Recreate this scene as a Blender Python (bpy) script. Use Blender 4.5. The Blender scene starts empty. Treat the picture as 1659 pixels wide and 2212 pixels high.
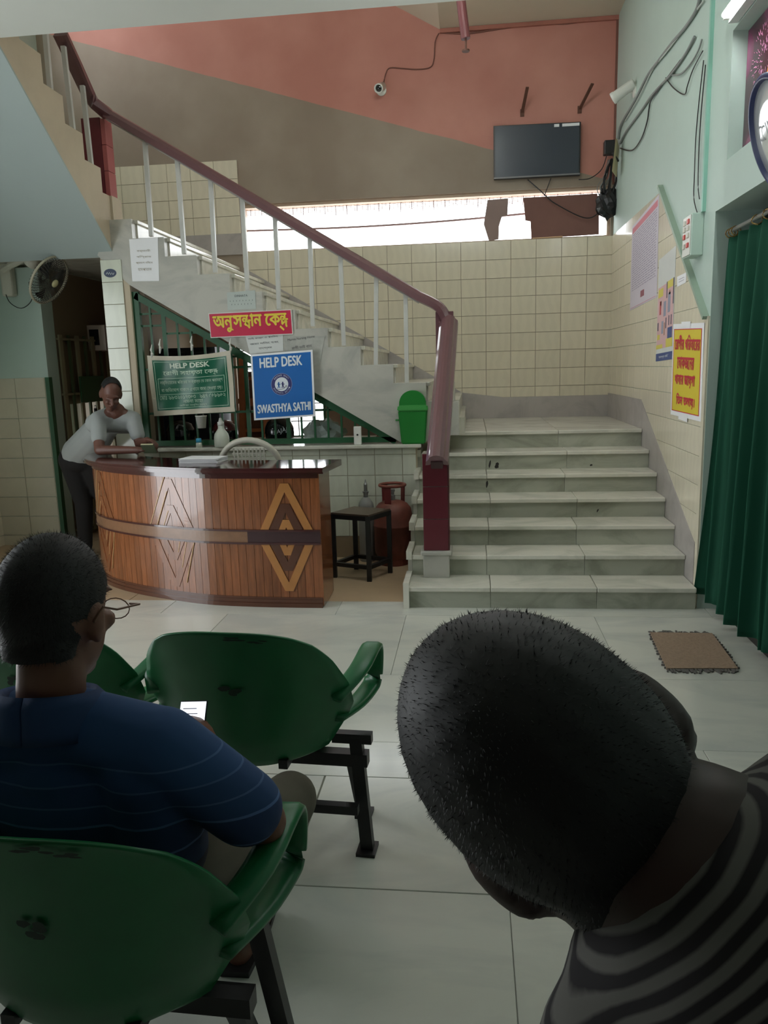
import bpy, bmesh, math, random
from mathutils import Vector, Matrix, Euler, geometry
random.seed(7)
SC = bpy.context.scene
COL = SC.collection
PI = math.pi
# ------------------------------------------------------------------ camera
IW, IH, FPX = 1659.0, 2212.0, 1680.0
YAW, PITCH, ROLL = math.radians(-6.575), math.radians(10.498), math.radians(-1.605)
CAM = Vector((0, 0, 1.62))
_f = Vector((math.sin(YAW) * math.cos(PITCH), math.cos(YAW) * math.cos(PITCH), -math.sin(PITCH)))
_r0 = Vector((math.cos(YAW), -math.sin(YAW), 0)); _u0 = _r0.cross(_f)
_r = _r0 * math.cos(ROLL) + _u0 * math.sin(ROLL); _u = -_r0 * math.sin(ROLL) + _u0 * math.cos(ROLL)
cd = bpy.data.cameras.new('camera'); cam = bpy.data.objects.new('camera', cd); COL.objects.link(cam)
cd.sensor_fit = 'VERTICAL'; cd.sensor_height = 36.0; cd.sensor_width = 27.0; cd.lens = 36.0 * FPX / IH
cd.clip_start = 0.02; cd.clip_end = 100
cam.matrix_world = Matrix(((_r.x, _u.x, -_f.x, CAM.x), (_r.y, _u.y, -_f.y, CAM.y), (_r.z, _u.z, -_f.z, CAM.z), (0, 0, 0, 1)))
SC.camera = cam
# ------------------------------------------------------------------ world and light
SC.view_settings.view_transform = 'Standard'; SC.view_settings.look = 'None'
SC.view_settings.gamma = 1.0; SC.view_settings.use_curve_mapping = False
SC.view_settings.exposure = 0.58
W = bpy.data.worlds.new('overcast_sky'); SC.world = W; W.use_nodes = True
bg = W.node_tree.nodes['Background']; bg.inputs[0].default_value = (0.93, 0.97, 1.0, 1); bg.inputs[1].default_value = 4.2
def portal(name, loc, rot, sx, sy):
    l = bpy.data.lights.new(name, 'AREA'); l.shape = 'RECTANGLE'; l.size = sx; l.size_y = sy
    l.cycles.is_portal = True
    o = bpy.data.objects.new(name, l); o.location = loc; o.rotation_euler = rot; COL.objects.link(o)
portal('stair_window_portal', (-0.5, 8.9, 3.15), (-PI / 2, 0, 0), 4.0, 0.5)
portal('entrance_portal', (-4.75, 3.4, 1.35), (0, -PI / 2, 0), 2.7, 2.0)
portal('added_opening_portal', (-4.55, 7.4, 5.6), (0, -PI / 2, 0), 1.2, 1.6)  # unseen opening high in the left wall, added to light the stairwell
portal('understair_window_portal', (-1.9, 8.9, 1.4), (-PI / 2, 0, 0), 1.0, 1.0)
# ------------------------------------------------------------------ pixel helpers (a pixel gives a direction, the plane gives the distance)
def ray(x, y): return _r * ((x - IW / 2) / FPX) - _u * ((y - IH / 2) / FPX) + _f
def oz(x, y, z): d = ray(x, y); return CAM + d * ((z - CAM.z) / d.z)
def oy(x, y, Y): d = ray(x, y); return CAM + d * (Y / d.y)
def ox(x, y, X): d = ray(x, y); return CAM + d * (X / d.x)
def dist(x, y, s): d = ray(x, y); return CAM + d.normalized() * s
# ------------------------------------------------------------------ materials
def s2l(c):
    return tuple(((v / 255) / 12.92 if v / 255 <= 0.04045 else ((v / 255 + 0.055) / 1.055) ** 2.4) for v in c)
MATS = {}
def mat(name, c, rough=0.6, metal=0.0, var=0.0, vscale=6.0, c2=None, kind='noise', bump=0.0, bscale=40.0, coat=0.0, objvar=0.0, emit=None, trans=0.0, stretch=None, spec=0.5):
    if name in MATS: return MATS[name]
    m = bpy.data.materials.new(name); m.use_nodes = True; nt = m.node_tree; N = nt.nodes; L = nt.links
    b = N['Principled BSDF']
    col = s2l(c) + (1,)
    b.inputs['Base Color'].default_value = col; b.inputs['Roughness'].default_value = rough; b.inputs['Metallic'].default_value = metal
    b.inputs['Specular IOR Level'].default_value = spec
    if coat: b.inputs['Coat Weight'].default_value = coat; b.inputs['Coat Roughness'].default_value = 0.08
    if trans: b.inputs['Transmission Weight'].default_value = trans
    if emit: b.inputs['Emission Color'].default_value = s2l(emit[0]) + (1,); b.inputs['Emission Strength'].default_value = emit[1]
    tc = N.new('ShaderNodeTexCoord'); mp = N.new('ShaderNodeMapping')
    L.new(tc.outputs['Object'], mp.inputs[0])
    if stretch: mp.inputs['Scale'].default_value = stretch
    oi = N.new('ShaderNodeObjectInfo')
    if objvar:
        ad = N.new('ShaderNodeVectorMath'); ad.operation = 'ADD'; sc_ = N.new('ShaderNodeVectorMath'); sc_.operation = 'SCALE'
        cmb = N.new('ShaderNodeCombineXYZ'); L.new(oi.outputs['Random'], cmb.inputs[0]); L.new(oi.outputs['Random'], cmb.inputs[1]); L.new(oi.outputs['Random'], cmb.inputs[2])
        L.new(cmb.outputs[0], sc_.inputs[0]); sc_.inputs[3].default_value = 37.0
        L.new(tc.outputs['Object'], ad.inputs[0]); L.new(sc_.outputs[0], ad.inputs[1]); L.new(ad.outputs[0], mp.inputs[0])
    out = None
    if c2 is not None or var:
        if kind == 'wave':
            t = N.new('ShaderNodeTexWave'); t.inputs['Scale'].default_value = vscale; t.inputs['Distortion'].default_value = 6; t.inputs['Detail'].default_value = 3; t.inputs['Detail Scale'].default_value = 1.2
            fac = t.outputs['Fac']
        else:
            t = N.new('ShaderNodeTexNoise'); t.inputs['Scale'].default_value = vscale; t.inputs['Detail'].default_value = 6; t.inputs['Roughness'].default_value = 0.6
            if kind == 'vein': t.inputs['Distortion'].default_value = 1.6
            fac = t.outputs['Fac']
        L.new(mp.outputs[0], t.inputs['Vector'])
        rp = N.new('ShaderNodeValToRGB')
        if c2 is not None: a = s2l(c2) + (1,)
        else: a = tuple(v * (1 - var) for v in col[:3]) + (1,)
        if kind == 'vein':
            rp.color_ramp.elements[0].position = 0.36; rp.color_ramp.elements[1].position = 0.56
        else:
            rp.color_ramp.elements[0].position = 0.3; rp.color_ramp.elements[1].position = 0.68
        rp.color_ramp.elements[0].color = a; rp.color_ramp.elements[1].color = col
        L.new(fac, rp.inputs[0]); out = rp.outputs[0]
    if objvar:
        hs = N.new('ShaderNodeHueSaturation'); mr = N.new('ShaderNodeMapRange')
        L.new(oi.outputs['Random'], mr.inputs[0]); mr.inputs[3].default_value = 1 - objvar; mr.inputs[4].default_value = 1 + objvar
        L.new(mr.outputs[0], hs.inputs['Value'])
        if out: L.new(out, hs.inputs['Color'])
        else: hs.inputs['Color'].default_value = col
        out = hs.outputs[0]
    if out: L.new(out, b.inputs['Base Color'])
    if bump:
        t2 = N.new('ShaderNodeTexNoise'); t2.inputs['Scale'].default_value = bscale; t2.inputs['Detail'].default_value = 4
        L.new(mp.outputs[0], t2.inputs['Vector'])
        bp = N.new('ShaderNodeBump'); bp.inputs['Strength'].default_value = bump; bp.inputs['Distance'].default_value = 0.01
        L.new(t2.outputs['Fac'], bp.inputs['Height']); L.new(bp.outputs[0], b.inputs['Normal'])
    MATS[name] = m; return m
mint = mat('mint_paint', (182, 201, 191), 0.55, var=0.08, vscale=1.3, bump=0.08, bscale=30)
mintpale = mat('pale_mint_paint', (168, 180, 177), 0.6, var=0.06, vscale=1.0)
white_paint = mat('ceiling_paint', (214, 216, 208), 0.75, var=0.06, vscale=1.0)
maroon_wall = mat('maroon_paint', (150, 88, 80), 0.6, var=0.12, vscale=2)
grime = mat('grout', (150, 146, 132), 0.9)
tile_m = mat('cream_tile', (224, 216, 194), 0.16, var=0.035, vscale=5, kind='wave', objvar=0.03, stretch=(0.7, 0.7, 1.3))
tile_g = mat('pale_green_tile', (214, 217, 200), 0.16, var=0.035, vscale=5, kind='wave', objvar=0.03, stretch=(0.7, 0.7, 1.3))
skirt_m = mat('grey_marble_skirting', (178, 172, 168), 0.35, var=0.16, vscale=3.5, kind='vein')
marble = mat('white_marble', (222, 219, 206), 0.2, c2=(200, 199, 186), vscale=2.6, kind='vein', objvar=0.05, stretch=(0.6, 1, 1.2))
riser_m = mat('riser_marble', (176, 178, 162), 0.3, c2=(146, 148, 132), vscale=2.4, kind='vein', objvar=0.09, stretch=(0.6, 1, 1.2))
stringer_m = mat('stringer_marble', (186, 184, 174), 0.35, c2=(166, 165, 157), vscale=2.2, kind='vein', stretch=(0.7, 1, 1.3))
floor_m = mat('floor_marble', (214, 214, 204), 0.16, c2=(198, 200, 193), vscale=1.7, kind='vein', objvar=0.03, stretch=(0.5, 1.2, 1))
joint_m = mat('floor_joint', (150, 148, 138), 0.9)
tan_floor = mat('dusty_tan_floor', (196, 170, 138), 0.45, var=0.15, vscale=3)
rail_m = mat('maroon_rail_paint', (106, 72, 76), 0.28, var=0.12, vscale=5, coat=0.4)
mtile = mat('maroon_tile', (98, 38, 48), 0.2, objvar=0.06)
pinktile = mat('pink_tile', (168, 92, 92), 0.25)
steelw = mat('baluster_paint', (196, 196, 190), 0.4, var=0.1, vscale=8)
beige_pl = mat('beige_plaster', (196, 182, 158), 0.8, var=0.14, vscale=3)
green_p = mat('green_paint', (34, 84, 52), 0.45, var=0.15, vscale=6)
blackm = mat('black_metal', (30, 29, 30), 0.42, var=0.2, vscale=10)
blackp = mat('black_plastic', (24, 24, 26), 0.35)
white_pl = mat('white_plastic', (224, 224, 216), 0.4, var=0.05, vscale=5)
offwhite = mat('offwhite_plastic', (206, 204, 190), 0.45, var=0.08, vscale=5)
paper = mat('paper', (212, 214, 210), 0.8, var=0.06, vscale=4)
paperw = mat('white_paper', (240, 240, 242), 0.8)
ink = mat('dark_ink', (60, 62, 64), 0.8)
inkfade = mat('faded_ink', (158, 150, 132), 0.8)
chrome = mat('steel', (170, 172, 172), 0.3, metal=0.8)
rust = mat('rust', (104, 66, 52), 0.7, var=0.35, vscale=12)
# ------------------------------------------------------------------ mesh helpers
def finish(name, bm, m, parent=None, smooth=False, recalc=True):
    if recalc: bmesh.ops.recalc_face_normals(bm, faces=bm.faces)
    me = bpy.data.meshes.new(name); bm.to_mesh(me); bm.free()
    if smooth:
        for p in me.polygons: p.use_smooth = True
    if isinstance(m, (list, tuple)):
        for x in m: me.materials.append(x)
    elif m: me.materials.append(m)
    o = bpy.data.objects.new(name, me); COL.objects.link(o)
    if parent: o.parent = parent
    return o
def tag(o, label, cat, group=None):
    o['label'] = label; o['category'] = cat
    if group: o['group'] = group
    return o
def struct(o): o['kind'] = 'structure'; return o
def thing(name, label, cat, loc=(0, 0, 0), group=None, rotz=0):
    o = bpy.data.objects.new(name, None); COL.objects.link(o); o.location = loc; o.rotation_euler = (0, 0, rotz); o.empty_display_size = 0.1
    return tag(o, label, cat, group)
def BM(): return bmesh.new()
def box(bm, a, b, bevel=0.0):
    x0, y0, z0 = a; x1, y1, z1 = b
    vs = [bm.verts.new(p) for p in ((x0, y0, z0), (x1, y0, z0), (x1, y1, z0), (x0, y1, z0), (x0, y0, z1), (x1, y0, z1), (x1, y1, z1), (x0, y1, z1))]
    fs = [bm.faces.new([vs[i] for i in q]) for q in ((0, 3, 2, 1), (4, 5, 6, 7), (0, 1, 5, 4), (1, 2, 6, 5), (2, 3, 7, 6), (3, 0, 4, 7))]
    if bevel:
        es = list({e for f in fs for e in f.edges})
        bmesh.ops.bevel(bm, geom=es, offset=bevel, segments=2, affect='EDGES', profile=0.5)
    return vs
def prism(bm, pts, ext):
    """closed polygon pts (3D) extruded by vector ext"""
    ext = Vector(ext); a = [bm.verts.new(p) for p in pts]; b = [bm.verts.new(Vector(p) + ext) for p in pts]; n = len(pts)
    bm.faces.new(a); bm.faces.new(b[::-1])
    for i in range(n): bm.faces.new((a[i], a[(i + 1) % n], b[(i + 1) % n], b[i]))
def frame(d, hint=Vector((0, 0, 1))):
    d = Vector(d).normalized()
    if abs(d.dot(hint)) > 0.97: hint = Vector((0, 1, 0))
    s = d.cross(hint).normalized(); return d, s, s.cross(d)
def tube(bm, pts, r, n=8, closed=False, caps=True, prof=None, hint=Vector((0, 0, 1))):
    """sweep a circle (or profile list of (s,u)) along pts; r may be a list"""
    pts = [Vector(p) for p in pts]; N = len(pts); rings = []
    for i, p in enumerate(pts):
        if closed: d = pts[(i + 1) % N] - pts[i - 1]
        else: d = pts[min(i + 1, N - 1)] - pts[max(i - 1, 0)]
        _, s, u = frame(d, hint); rr = r[i] if isinstance(r, (list, tuple)) else r
        if prof: ring = [bm.verts.new(p + s * (q[0] * rr) + u * (q[1] * rr)) for q in prof]
        else: ring = [bm.verts.new(p + s * (math.cos(2 * PI * k / n) * rr) + u * (math.sin(2 * PI * k / n) * rr)) for k in range(n)]
        rings.append(ring)
    m = len(rings[0])
    for i in range(N if closed else N - 1):
        A, B = rings[i], rings[(i + 1) % N]
        for k in range(m): bm.faces.new((A[k], A[(k + 1) % m], B[(k + 1) % m], B[k]))
    if caps and not closed:
        bm.faces.new(rings[0][::-1]); bm.faces.new(rings[-1])
def bar(bm, a, b, w, h=None, hint=Vector((0, 0, 1))):
    h = h or w; tube(bm, [a, b], 1, prof=[(-w / 2, -h / 2), (w / 2, -h / 2), (w / 2, h / 2), (-w / 2, h / 2)], hint=hint)
def lathe(bm, prof, c=(0, 0, 0), n=24, axis=None):
    c = Vector(c); rings = []
    if axis is None: A, S, U = Vector((0, 0, 1)), Vector((1, 0, 0)), Vector((0, 1, 0))
    else: A, S, U = frame(axis)
    for r, z in prof:
        r = max(r, 1e-4)
        rings.append([bm.verts.new(c + A * z + S * (math.cos(2 * PI * k / n) * r) + U * (math.sin(2 * PI * k / n) * r)) for k in range(n)])
    for i in range(len(rings) - 1):
        for k in range(n): bm.faces.new((rings[i][k], rings[i][(k + 1) % n], rings[i + 1][(k + 1) % n], rings[i + 1][k]))
    bm.faces.new(rings[0][::-1]); bm.faces.new(rings[-1])
def smoothpath(pts, n=8):
    P = [Vector(p) for p in pts]; out = []
    for i in range(len(P) - 1):
        a, b, c, d = P[max(i - 1, 0)], P[i], P[i + 1], P[min(i + 2, len(P) - 1)]
        for k in range(n):
            t = k / n
            out.append(0.5 * ((2 * b) + (c - a) * t + (2 * a - 5 * b + 4 * c - d) * t * t + (3 * b - a - 3 * c + d) * t ** 3))
    return out + [P[-1]]
def quick(name, m, parent, fn, smooth=False):
    bm = BM(); fn(bm); return finish(name, bm, m, parent, smooth)
# ---- clipped tiles
def clip(poly, region):
    out = poly
    for i in range(len(region)):
        ax, ay = region[i]; bx, by = region[(i + 1) % len(region)]
        inp = out; out = []
        def side(p): return (bx - ax) * (p[1] - ay) - (by - ay) * (p[0] - ax)
        for k in range(len(inp)):
            p, q = inp[k], inp[(k + 1) % len(inp)]; sp, sq = side(p), side(q)
            if sp >= 0: out.append(p)
            if (sp >= 0) != (sq >= 0):
                t = sp / (sp - sq); out.append((p[0] + (q[0] - p[0]) * t, p[1] + (q[1] - p[1]) * t))
        if len(out) < 3: return []
    return out
def area(p): return 0.5 * sum(p[i][0] * p[(i + 1) % len(p)][1] - p[(i + 1) % len(p)][0] * p[i][1] for i in range(len(p)))
def chamfer_prism(bm, poly, t, c=0.0015):
    cx = sum(p[0] for p in poly) / len(poly); cy = sum(p[1] for p in poly) / len(poly)
    def inset(p):
        d = math.hypot(p[0] - cx, p[1] - cy) or 1; k = 1 - c * 1.4 / d; return (cx + (p[0] - cx) * k, cy + (p[1] - cy) * k)
    a = [bm.verts.new((p[0], p[1], 0)) for p in poly]; b = [bm.verts.new((p[0], p[1], t - c)) for p in poly]
    d = [bm.verts.new((*inset(p), t)) for p in poly]; n = len(poly)
    for i in range(n):
        j = (i + 1) % n; bm.faces.new((a[i], a[j], b[j], b[i])); bm.faces.new((b[i], b[j], d[j], d[i]))
    bm.faces.new(d)
SHARED = {}
def tiles(parent, O, U, V, region, tw, th, m, name='tile', gap=0.004, t=0.008, u0=0.0, v0=0.0, minarea=0.0006, stagger=0.0, jitter=0.0):
    O, U, V = Vector(O), Vector(U), Vector(V); Nn = U.cross(V)
    if area(region) < 0: region = region[::-1]
    us = [p[0] for p in region]; vs = [p[1] for p in region]; g = gap / 2
    j0, j1 = math.floor((min(vs) - v0) / th), math.ceil((max(vs) - v0) / th)
    for j in range(j0, j1):
        off = u0 + (stagger * tw if j % 2 else 0)
        for i in range(math.floor((min(us) - off) / tw), math.ceil((max(us) - off) / tw)):
            a, b, c, d = off + i * tw + g, off + (i + 1) * tw - g, v0 + j * th + g, v0 + (j + 1) * th - g
            rect = [(a, c), (b, c), (b, d), (a, d)]; q = clip(rect, region)
            if len(q) < 3 or area(q) < minarea: continue
            q2 = []
            for p in q:
                if not q2 or (abs(p[0] - q2[-1][0]) + abs(p[1] - q2[-1][1])) > 1e-5: q2.append(p)
            if len(q2) > 2 and abs(q2[0][0] - q2[-1][0]) + abs(q2[0][1] - q2[-1][1]) < 1e-5: q2.pop()
            if len(q2) < 3: continue
            full = abs(area(q2) - (b - a) * (d - c)) < 1e-7
            key = (name, m.name, tw, th, t, gap)
            if full and key in SHARED: me = SHARED[key]
            else:
                bm = BM(); loc = [(p[0] - a, p[1] - c) for p in q2]; chamfer_prism(bm, loc, t)
                me = bpy.data.meshes.new(name); bm.to_mesh(me); bm.free(); me.materials.append(m)
                if full: SHARED[key] = me
            o = bpy.data.objects.new(name, me); COL.objects.link(o); o.parent = parent
            P = O + U * a + V * c + Nn * random.uniform(-jitter, jitter)
            o.matrix_local = Matrix(((U.x, V.x, Nn.x, P.x), (U.y, V.y, Nn.y, P.y), (U.z, V.z, Nn.z, P.z), (0, 0, 0, 1)))
# ---- text
TC = {}
def text_polys(body):
    if body in TC: return TC[body]
    c = bpy.data.curves.new('txt', 'FONT'); c.body = body; c.size = 1.0; c.fill_mode = 'NONE'; c.resolution_u = 3
    o = bpy.data.objects.new('txt', c); COL.objects.link(o); bpy.context.view_layer.update()
    dg = bpy.context.evaluated_depsgraph_get(); me = o.evaluated_get(dg).to_mesh()
    adj = {}
    for e in me.edges:
        a, b = e.vertices; adj.setdefault(a, []).append(b); adj.setdefault(b, []).append(a)
    seen = set(); loops = []
    co = [v.co.copy() for v in me.vertices]
    for s in adj:
        if s in seen: continue
        lp = [s]; seen.add(s); cur = s
        while True:
            nx = [k for k in adj[cur] if k not in seen]
            if not nx: break
            nn = nx[0]
            if len(lp) == 1 and len(nx) == 2: nn = min(nx)
            lp.append(nn); seen.add(nn); cur = nn
        if len(lp) > 2: loops.append([(co[k].x, co[k].y) for k in lp])
    o.evaluated_get(dg).to_mesh_clear(); bpy.data.objects.remove(o); bpy.data.curves.remove(c)
    TC[body] = loops; return loops
def inside(p, poly):
    r = False
    for i in range(len(poly)):
        (x1, y1), (x2, y2) = poly[i], poly[i - 1]
        if (y1 > p[1]) != (y2 > p[1]) and p[0] < (x2 - x1) * (p[1] - y1) / (y2 - y1) + x1: r = not r
    return r
def text_tris(body):
    loops = text_polys(body)
    if not loops: return [], []
    # vertex order from a 2D curve keeps the font's winding: outer clockwise (negative area) in TrueType
    big = max(loops, key=lambda l: abs(area(l))); sgn = 1 if area(big) > 0 else -1
    outs = [l for l in loops if area(l) * sgn > 0]; holes = [l for l in loops if area(l) * sgn < 0]
    V, F = [], []
    for l in outs:
        hs = [h for h in holes if inside(h[0], l)]
        polys = [[Vector((p[0], p[1], 0)) for p in q] for q in [l] + hs]
        tri = geometry.tessellate_polygon(polys); flat = [p for q in polys for p in q]; b = len(V)
        V += [(p.x, p.y) for p in flat]; F += [tuple(b + k for k in t) for t in tri]
    return V, F
def lettering(parent, tokens, O, U, V, width, m, height=None, bold=0.0, lift=0.0015, align='C', name='lettering'):
    """tokens: a string or list of (string, dx, dy, sx, sy) pieces set one after another; centred at O, total width given"""
    O, U, V = Vector(O), Vector(U).normalized(), Vector(V).normalized(); Nn = U.cross(V)
    if isinstance(tokens, str): tokens = [(tokens, 0, 0, 1, 1)]
    vs, fs = [], []; pen = 0.0
    for s, dx, dy, sx, sy in tokens:
        if s.strip() == '': pen += 0.28 * max(1, len(s)); continue
        a, f = text_tris(s)
        if not a: continue
        mx = max(p[0] for p in a); b = len(vs)
        vs += [(pen + (p[0] + dx) * sx, p[1] * sy + dy) for p in a]; fs += [tuple(k + b for k in t) for t in f]
        pen += (mx * sx if dx == 0 else max(0, (mx + dx) * sx))
    if not vs: return None
    x0, x1 = min(p[0] for p in vs), max(p[0] for p in vs); y0, y1 = min(p[1] for p in vs), max(p[1] for p in vs)
    k = width / (x1 - x0); ky = k if height is None else height / (y1 - y0)
    bm = BM(); offs = [(0, 0)] if not bold else [(-bold, 0), (bold, 0), (0, bold), (0, -bold)]
    for n_, (bx, by) in enumerate(offs):
        vv = [bm.verts.new(O + U * (((p[0] - (x0 + x1) / 2) * k) + bx) + V * ((p[1] - (y0 + y1) / 2) * ky + by) + Nn * (lift + n_ * 0.0001)) for p in vs]
        for t in fs:
            try: bm.faces.new([vv[i] for i in t])
            except ValueError: pass
    bm.normal_update()
    for f in bm.faces:
        if f.normal.dot(Nn) < 0: f.normal_flip()
    return finish(name, bm, m, parent, recalc=False)
# ---- organic volumes
def capsule(bm, p0, r0, p1, r1, n=14):
    p0, p1 = Vector(p0), Vector(p1); d = p1 - p0; L = d.length
    A, S, U = frame(d); prof = []
    for k in range(1, 6): a = -PI / 2 + k * PI / 12 * 1.0; prof.append((math.cos(a) * r0, math.sin(a) * r0))
    prof += [(r0, 0), (r1, L)]
    for k in range(1, 6): a = k * PI / 12; prof.append((math.cos(a) * r1, L + math.sin(a) * r1))
    rings = []
    for r, z in prof:
        rings.append([bm.verts.new(p0 + A * z + S * (math.cos(2 * PI * k / n) * r) + U * (math.sin(2 * PI * k / n) * r)) for k in range(n)])
    for i in range(len(rings) - 1):
        for k in range(n): bm.faces.new((rings[i][k], rings[i][(k + 1) % n], rings[i + 1][(k + 1) % n], rings[i + 1][k]))
    bm.faces.new(rings[0][::-1]); bm.faces.new(rings[-1])
def ellip(bm, c, rad, rot=None, seg=20, rings=14):
    r = bmesh.ops.create_uvsphere(bm, u_segments=seg, v_segments=rings, radius=1.0)
    M = Matrix.Translation(Vector(c)) @ (rot.to_4x4() if rot else Matrix.Identity(4)) @ Matrix.Diagonal((*rad, 1))
    bmesh.ops.transform(bm, matrix=M, verts=r['verts'])
def organic(name, prims, voxel, m, parent=None, smooth=6, fac=0.5, cut=None):
    bm = BM()
    for p in prims:
        if p[0] == 'c': capsule(bm, *p[1:])
        else: ellip(bm, *p[1:])
    bmesh.ops.recalc_face_normals(bm, faces=bm.faces)
    o = finish(name, bm, m, None, recalc=False)
    md = o.modifiers.new('r', 'REMESH'); md.mode = 'VOXEL'; md.voxel_size = voxel
    sm = o.modifiers.new('s', 'SMOOTH'); sm.iterations = smooth; sm.factor = fac
    bpy.context.view_layer.update(); dg = bpy.context.evaluated_depsgraph_get()
    me = bpy.data.meshes.new_from_object(o.evaluated_get(dg)); old = o.data; o.modifiers.clear(); o.data = me; bpy.data.meshes.remove(old)
    me.name = name; me.materials.clear()
    for x in (m if isinstance(m, (list, tuple)) else [m]): me.materials.append(x)
    if cut:
        bm = BM(); bm.from_mesh(me); dele = [v for v in bm.verts if cut(v.co)]; bmesh.ops.delete(bm, geom=dele, context='VERTS'); bm.to_mesh(me); bm.free()
    for p in me.polygons: p.use_smooth = True
    if parent: o.parent = parent
    return o
# ================================================================== STRUCTURE
XR, YB, YW, CE, YE, XL = 1.47, 8.65, 6.55, 3.75, 5.12, -4.6
ROOT = {}
def sbox(name, m, parts, parent=None):
    bm = BM()
    for a, b in parts: box(bm, a, b)
    o = finish(name, bm, m, parent)
    if parent is None: struct(o)
    return o
# --- floor: slabs of marble with recessed joints
floor = sbox('floor', joint_m, [((-4.8, -2.2, -0.12), (2.2, 8.85, -0.006))])
rows = [(-2.2, -1.4, .3), (-1.4, -.6, .9), (-.6, .15, .1), (.15, .85, .6), (.85, 1.53, .105), (1.53, 2.18, .105), (2.18, 2.862, .62), (2.862, 3.16, .96), (3.16, 3.92, .35), (3.92, 4.94, .78), (4.94, 5.24, .30)]
for (y0, y1, xo) in rows:
    tiles(floor, (0, 0, -0.006), (1, 0, 0), (0, 1, 0), [(-4.6, y0), (1.62, y0), (1.62, y1), (-4.6, y1)], 1.22, y1 - y0, floor_m, 'slab', gap=0.0022 if y1 != 2.862 else 0.007, t=0.006, u0=xo, v0=y0)
tiles(floor, (0, 0, -0.006), (1, 0, 0), (0, 1, 0), [(-4.6, 5.24), (-0.4, 5.24), (-0.4, 6.55), (-4.6, 6.55)], 1.05, 0.655, tan_floor, 'slab', gap=0.004, t=0.006, u0=-.4, v0=5.24)
tiles(floor, (0, 0, -0.006), (1, 0, 0), (0, 1, 0), [(-4.6, 6.55), (-2.9, 6.55), (-2.9, 8.65), (-4.6, 8.65)], 0.85, 0.7, tan_floor, 'slab', gap=0.004, t=0.006, u0=-4.6, v0=6.55)
# --- back wall, two paints parted by a slanting line
wb = bpy.data.materials.new('two_tone_paint'); wb.use_nodes = True
_n = wb.node_tree.nodes; _l = wb.node_tree.links; _b = _n['Principled BSDF']; _b.inputs['Roughness'].default_value = 0.6
_tc = _n.new('ShaderNodeTexCoord'); _sp = _n.new('ShaderNodeSeparateXYZ'); _l.new(_tc.outputs['Object'], _sp.inputs[0])
_m1 = _n.new('ShaderNodeMath'); _m1.operation = 'MULTIPLY_ADD'; _m1.inputs[1].default_value = 0.302; _l.new(_sp.outputs[0], _m1.inputs[0]); _l.new(_sp.outputs[2], _m1.inputs[2])
_no = _n.new('ShaderNodeTexNoise'); _no.inputs['Scale'].default_value = 5; _no.inputs['Detail'].default_value = 3; _l.new(_tc.outputs['Object'], _no.inputs[0])
_m2 = _n.new('ShaderNodeMath'); _m2.operation = 'MULTIPLY_ADD'; _m2.inputs[1].default_value = 0.02; _l.new(_no.outputs[0], _m2.inputs[0]); _l.new(_m1.outputs[0], _m2.inputs[2])
_gt = _n.new('ShaderNodeMath'); _gt.operation = 'GREATER_THAN'; _gt.inputs[1].default_value = 3.882; _l.new(_m2.outputs[0], _gt.inputs[0])
_n2 = _n.new('ShaderNodeTexNoise'); _n2.inputs['Scale'].default_value = 1.6; _n2.inputs['Detail'].default_value = 5; _l.new(_tc.outputs['Object'], _n2.inputs[0])
_ra = _n.new('ShaderNodeValToRGB'); _rb = _n.new('ShaderNodeValToRGB')
for rp, a, b in ((_ra, (142, 126, 110), (156, 142, 126)), (_rb, (184, 122, 108), (196, 136, 122))):
    rp.color_ramp.elements[0].position = .35; rp.color_ramp.elements[1].position = .65
    rp.color_ramp.elements[0].color = s2l(a) + (1,); rp.color_ramp.elements[1].color = s2l(b) + (1,); _l.new(_n2.outputs[0], rp.inputs[0])
_mx = _n.new('ShaderNodeMix'); _mx.data_type = 'RGBA'; _l.new(_gt.outputs[0], _mx.inputs[0]); _l.new(_ra.outputs[0], _mx.inputs[6]); _l.new(_rb.outputs[0], _mx.inputs[7]); _l.new(_mx.outputs[2], _b.inputs['Base Color'])
WX0, WX1, WZ0, WZ1 = -2.47, 1.44, 2.90, 3.395
wall_back = sbox('wall_back', wb, [((-4.8, YB, WZ1), (1.75, YB + .2, 7.6)), ((-4.8, YB, WZ0), (WX0, YB + .2, WZ1)), ((WX1, YB, WZ0), (1.75, YB + .2, WZ1)),
    ((-4.8, YB, 2.05), (1.75, YB + .2, WZ0)), ((-4.8, YB, 0), (-2.62, YB + .2, 2.05)), ((-1.62, YB, 0), (1.75, YB + .2, 2.05)),
    ((-2.62, YB, 0), (-1.62, YB + .2, .85))])
tiles(wall_back, (0, YB, 0), (1, 0, 0), (0, 0, 1), [(-.1, 1.27), (1.47, 1.27), (1.47, 2.9), (-.1, 2.9)], .262, .19, tile_m, u0=-.1, v0=2.9)
tiles(wall_back, (0, YB, 0), (1, 0, 0), (0, 0, 1), [(-.1, 1.33), (-.1, 2.9), (-2.47, 2.9), (-2.47, 2.74)], .262, .19, tile_m, u0=-.1, v0=2.9)
tiles(wall_back, (0, YB, 0), (1, 0, 0), (0, 0, 1), [(-4.2, 3.1), (-2.475, 3.1), (-2.475, 3.85), (-4.2, 3.85)], .262, .19, tile_m, u0=-2.475, v0=3.85)
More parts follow.
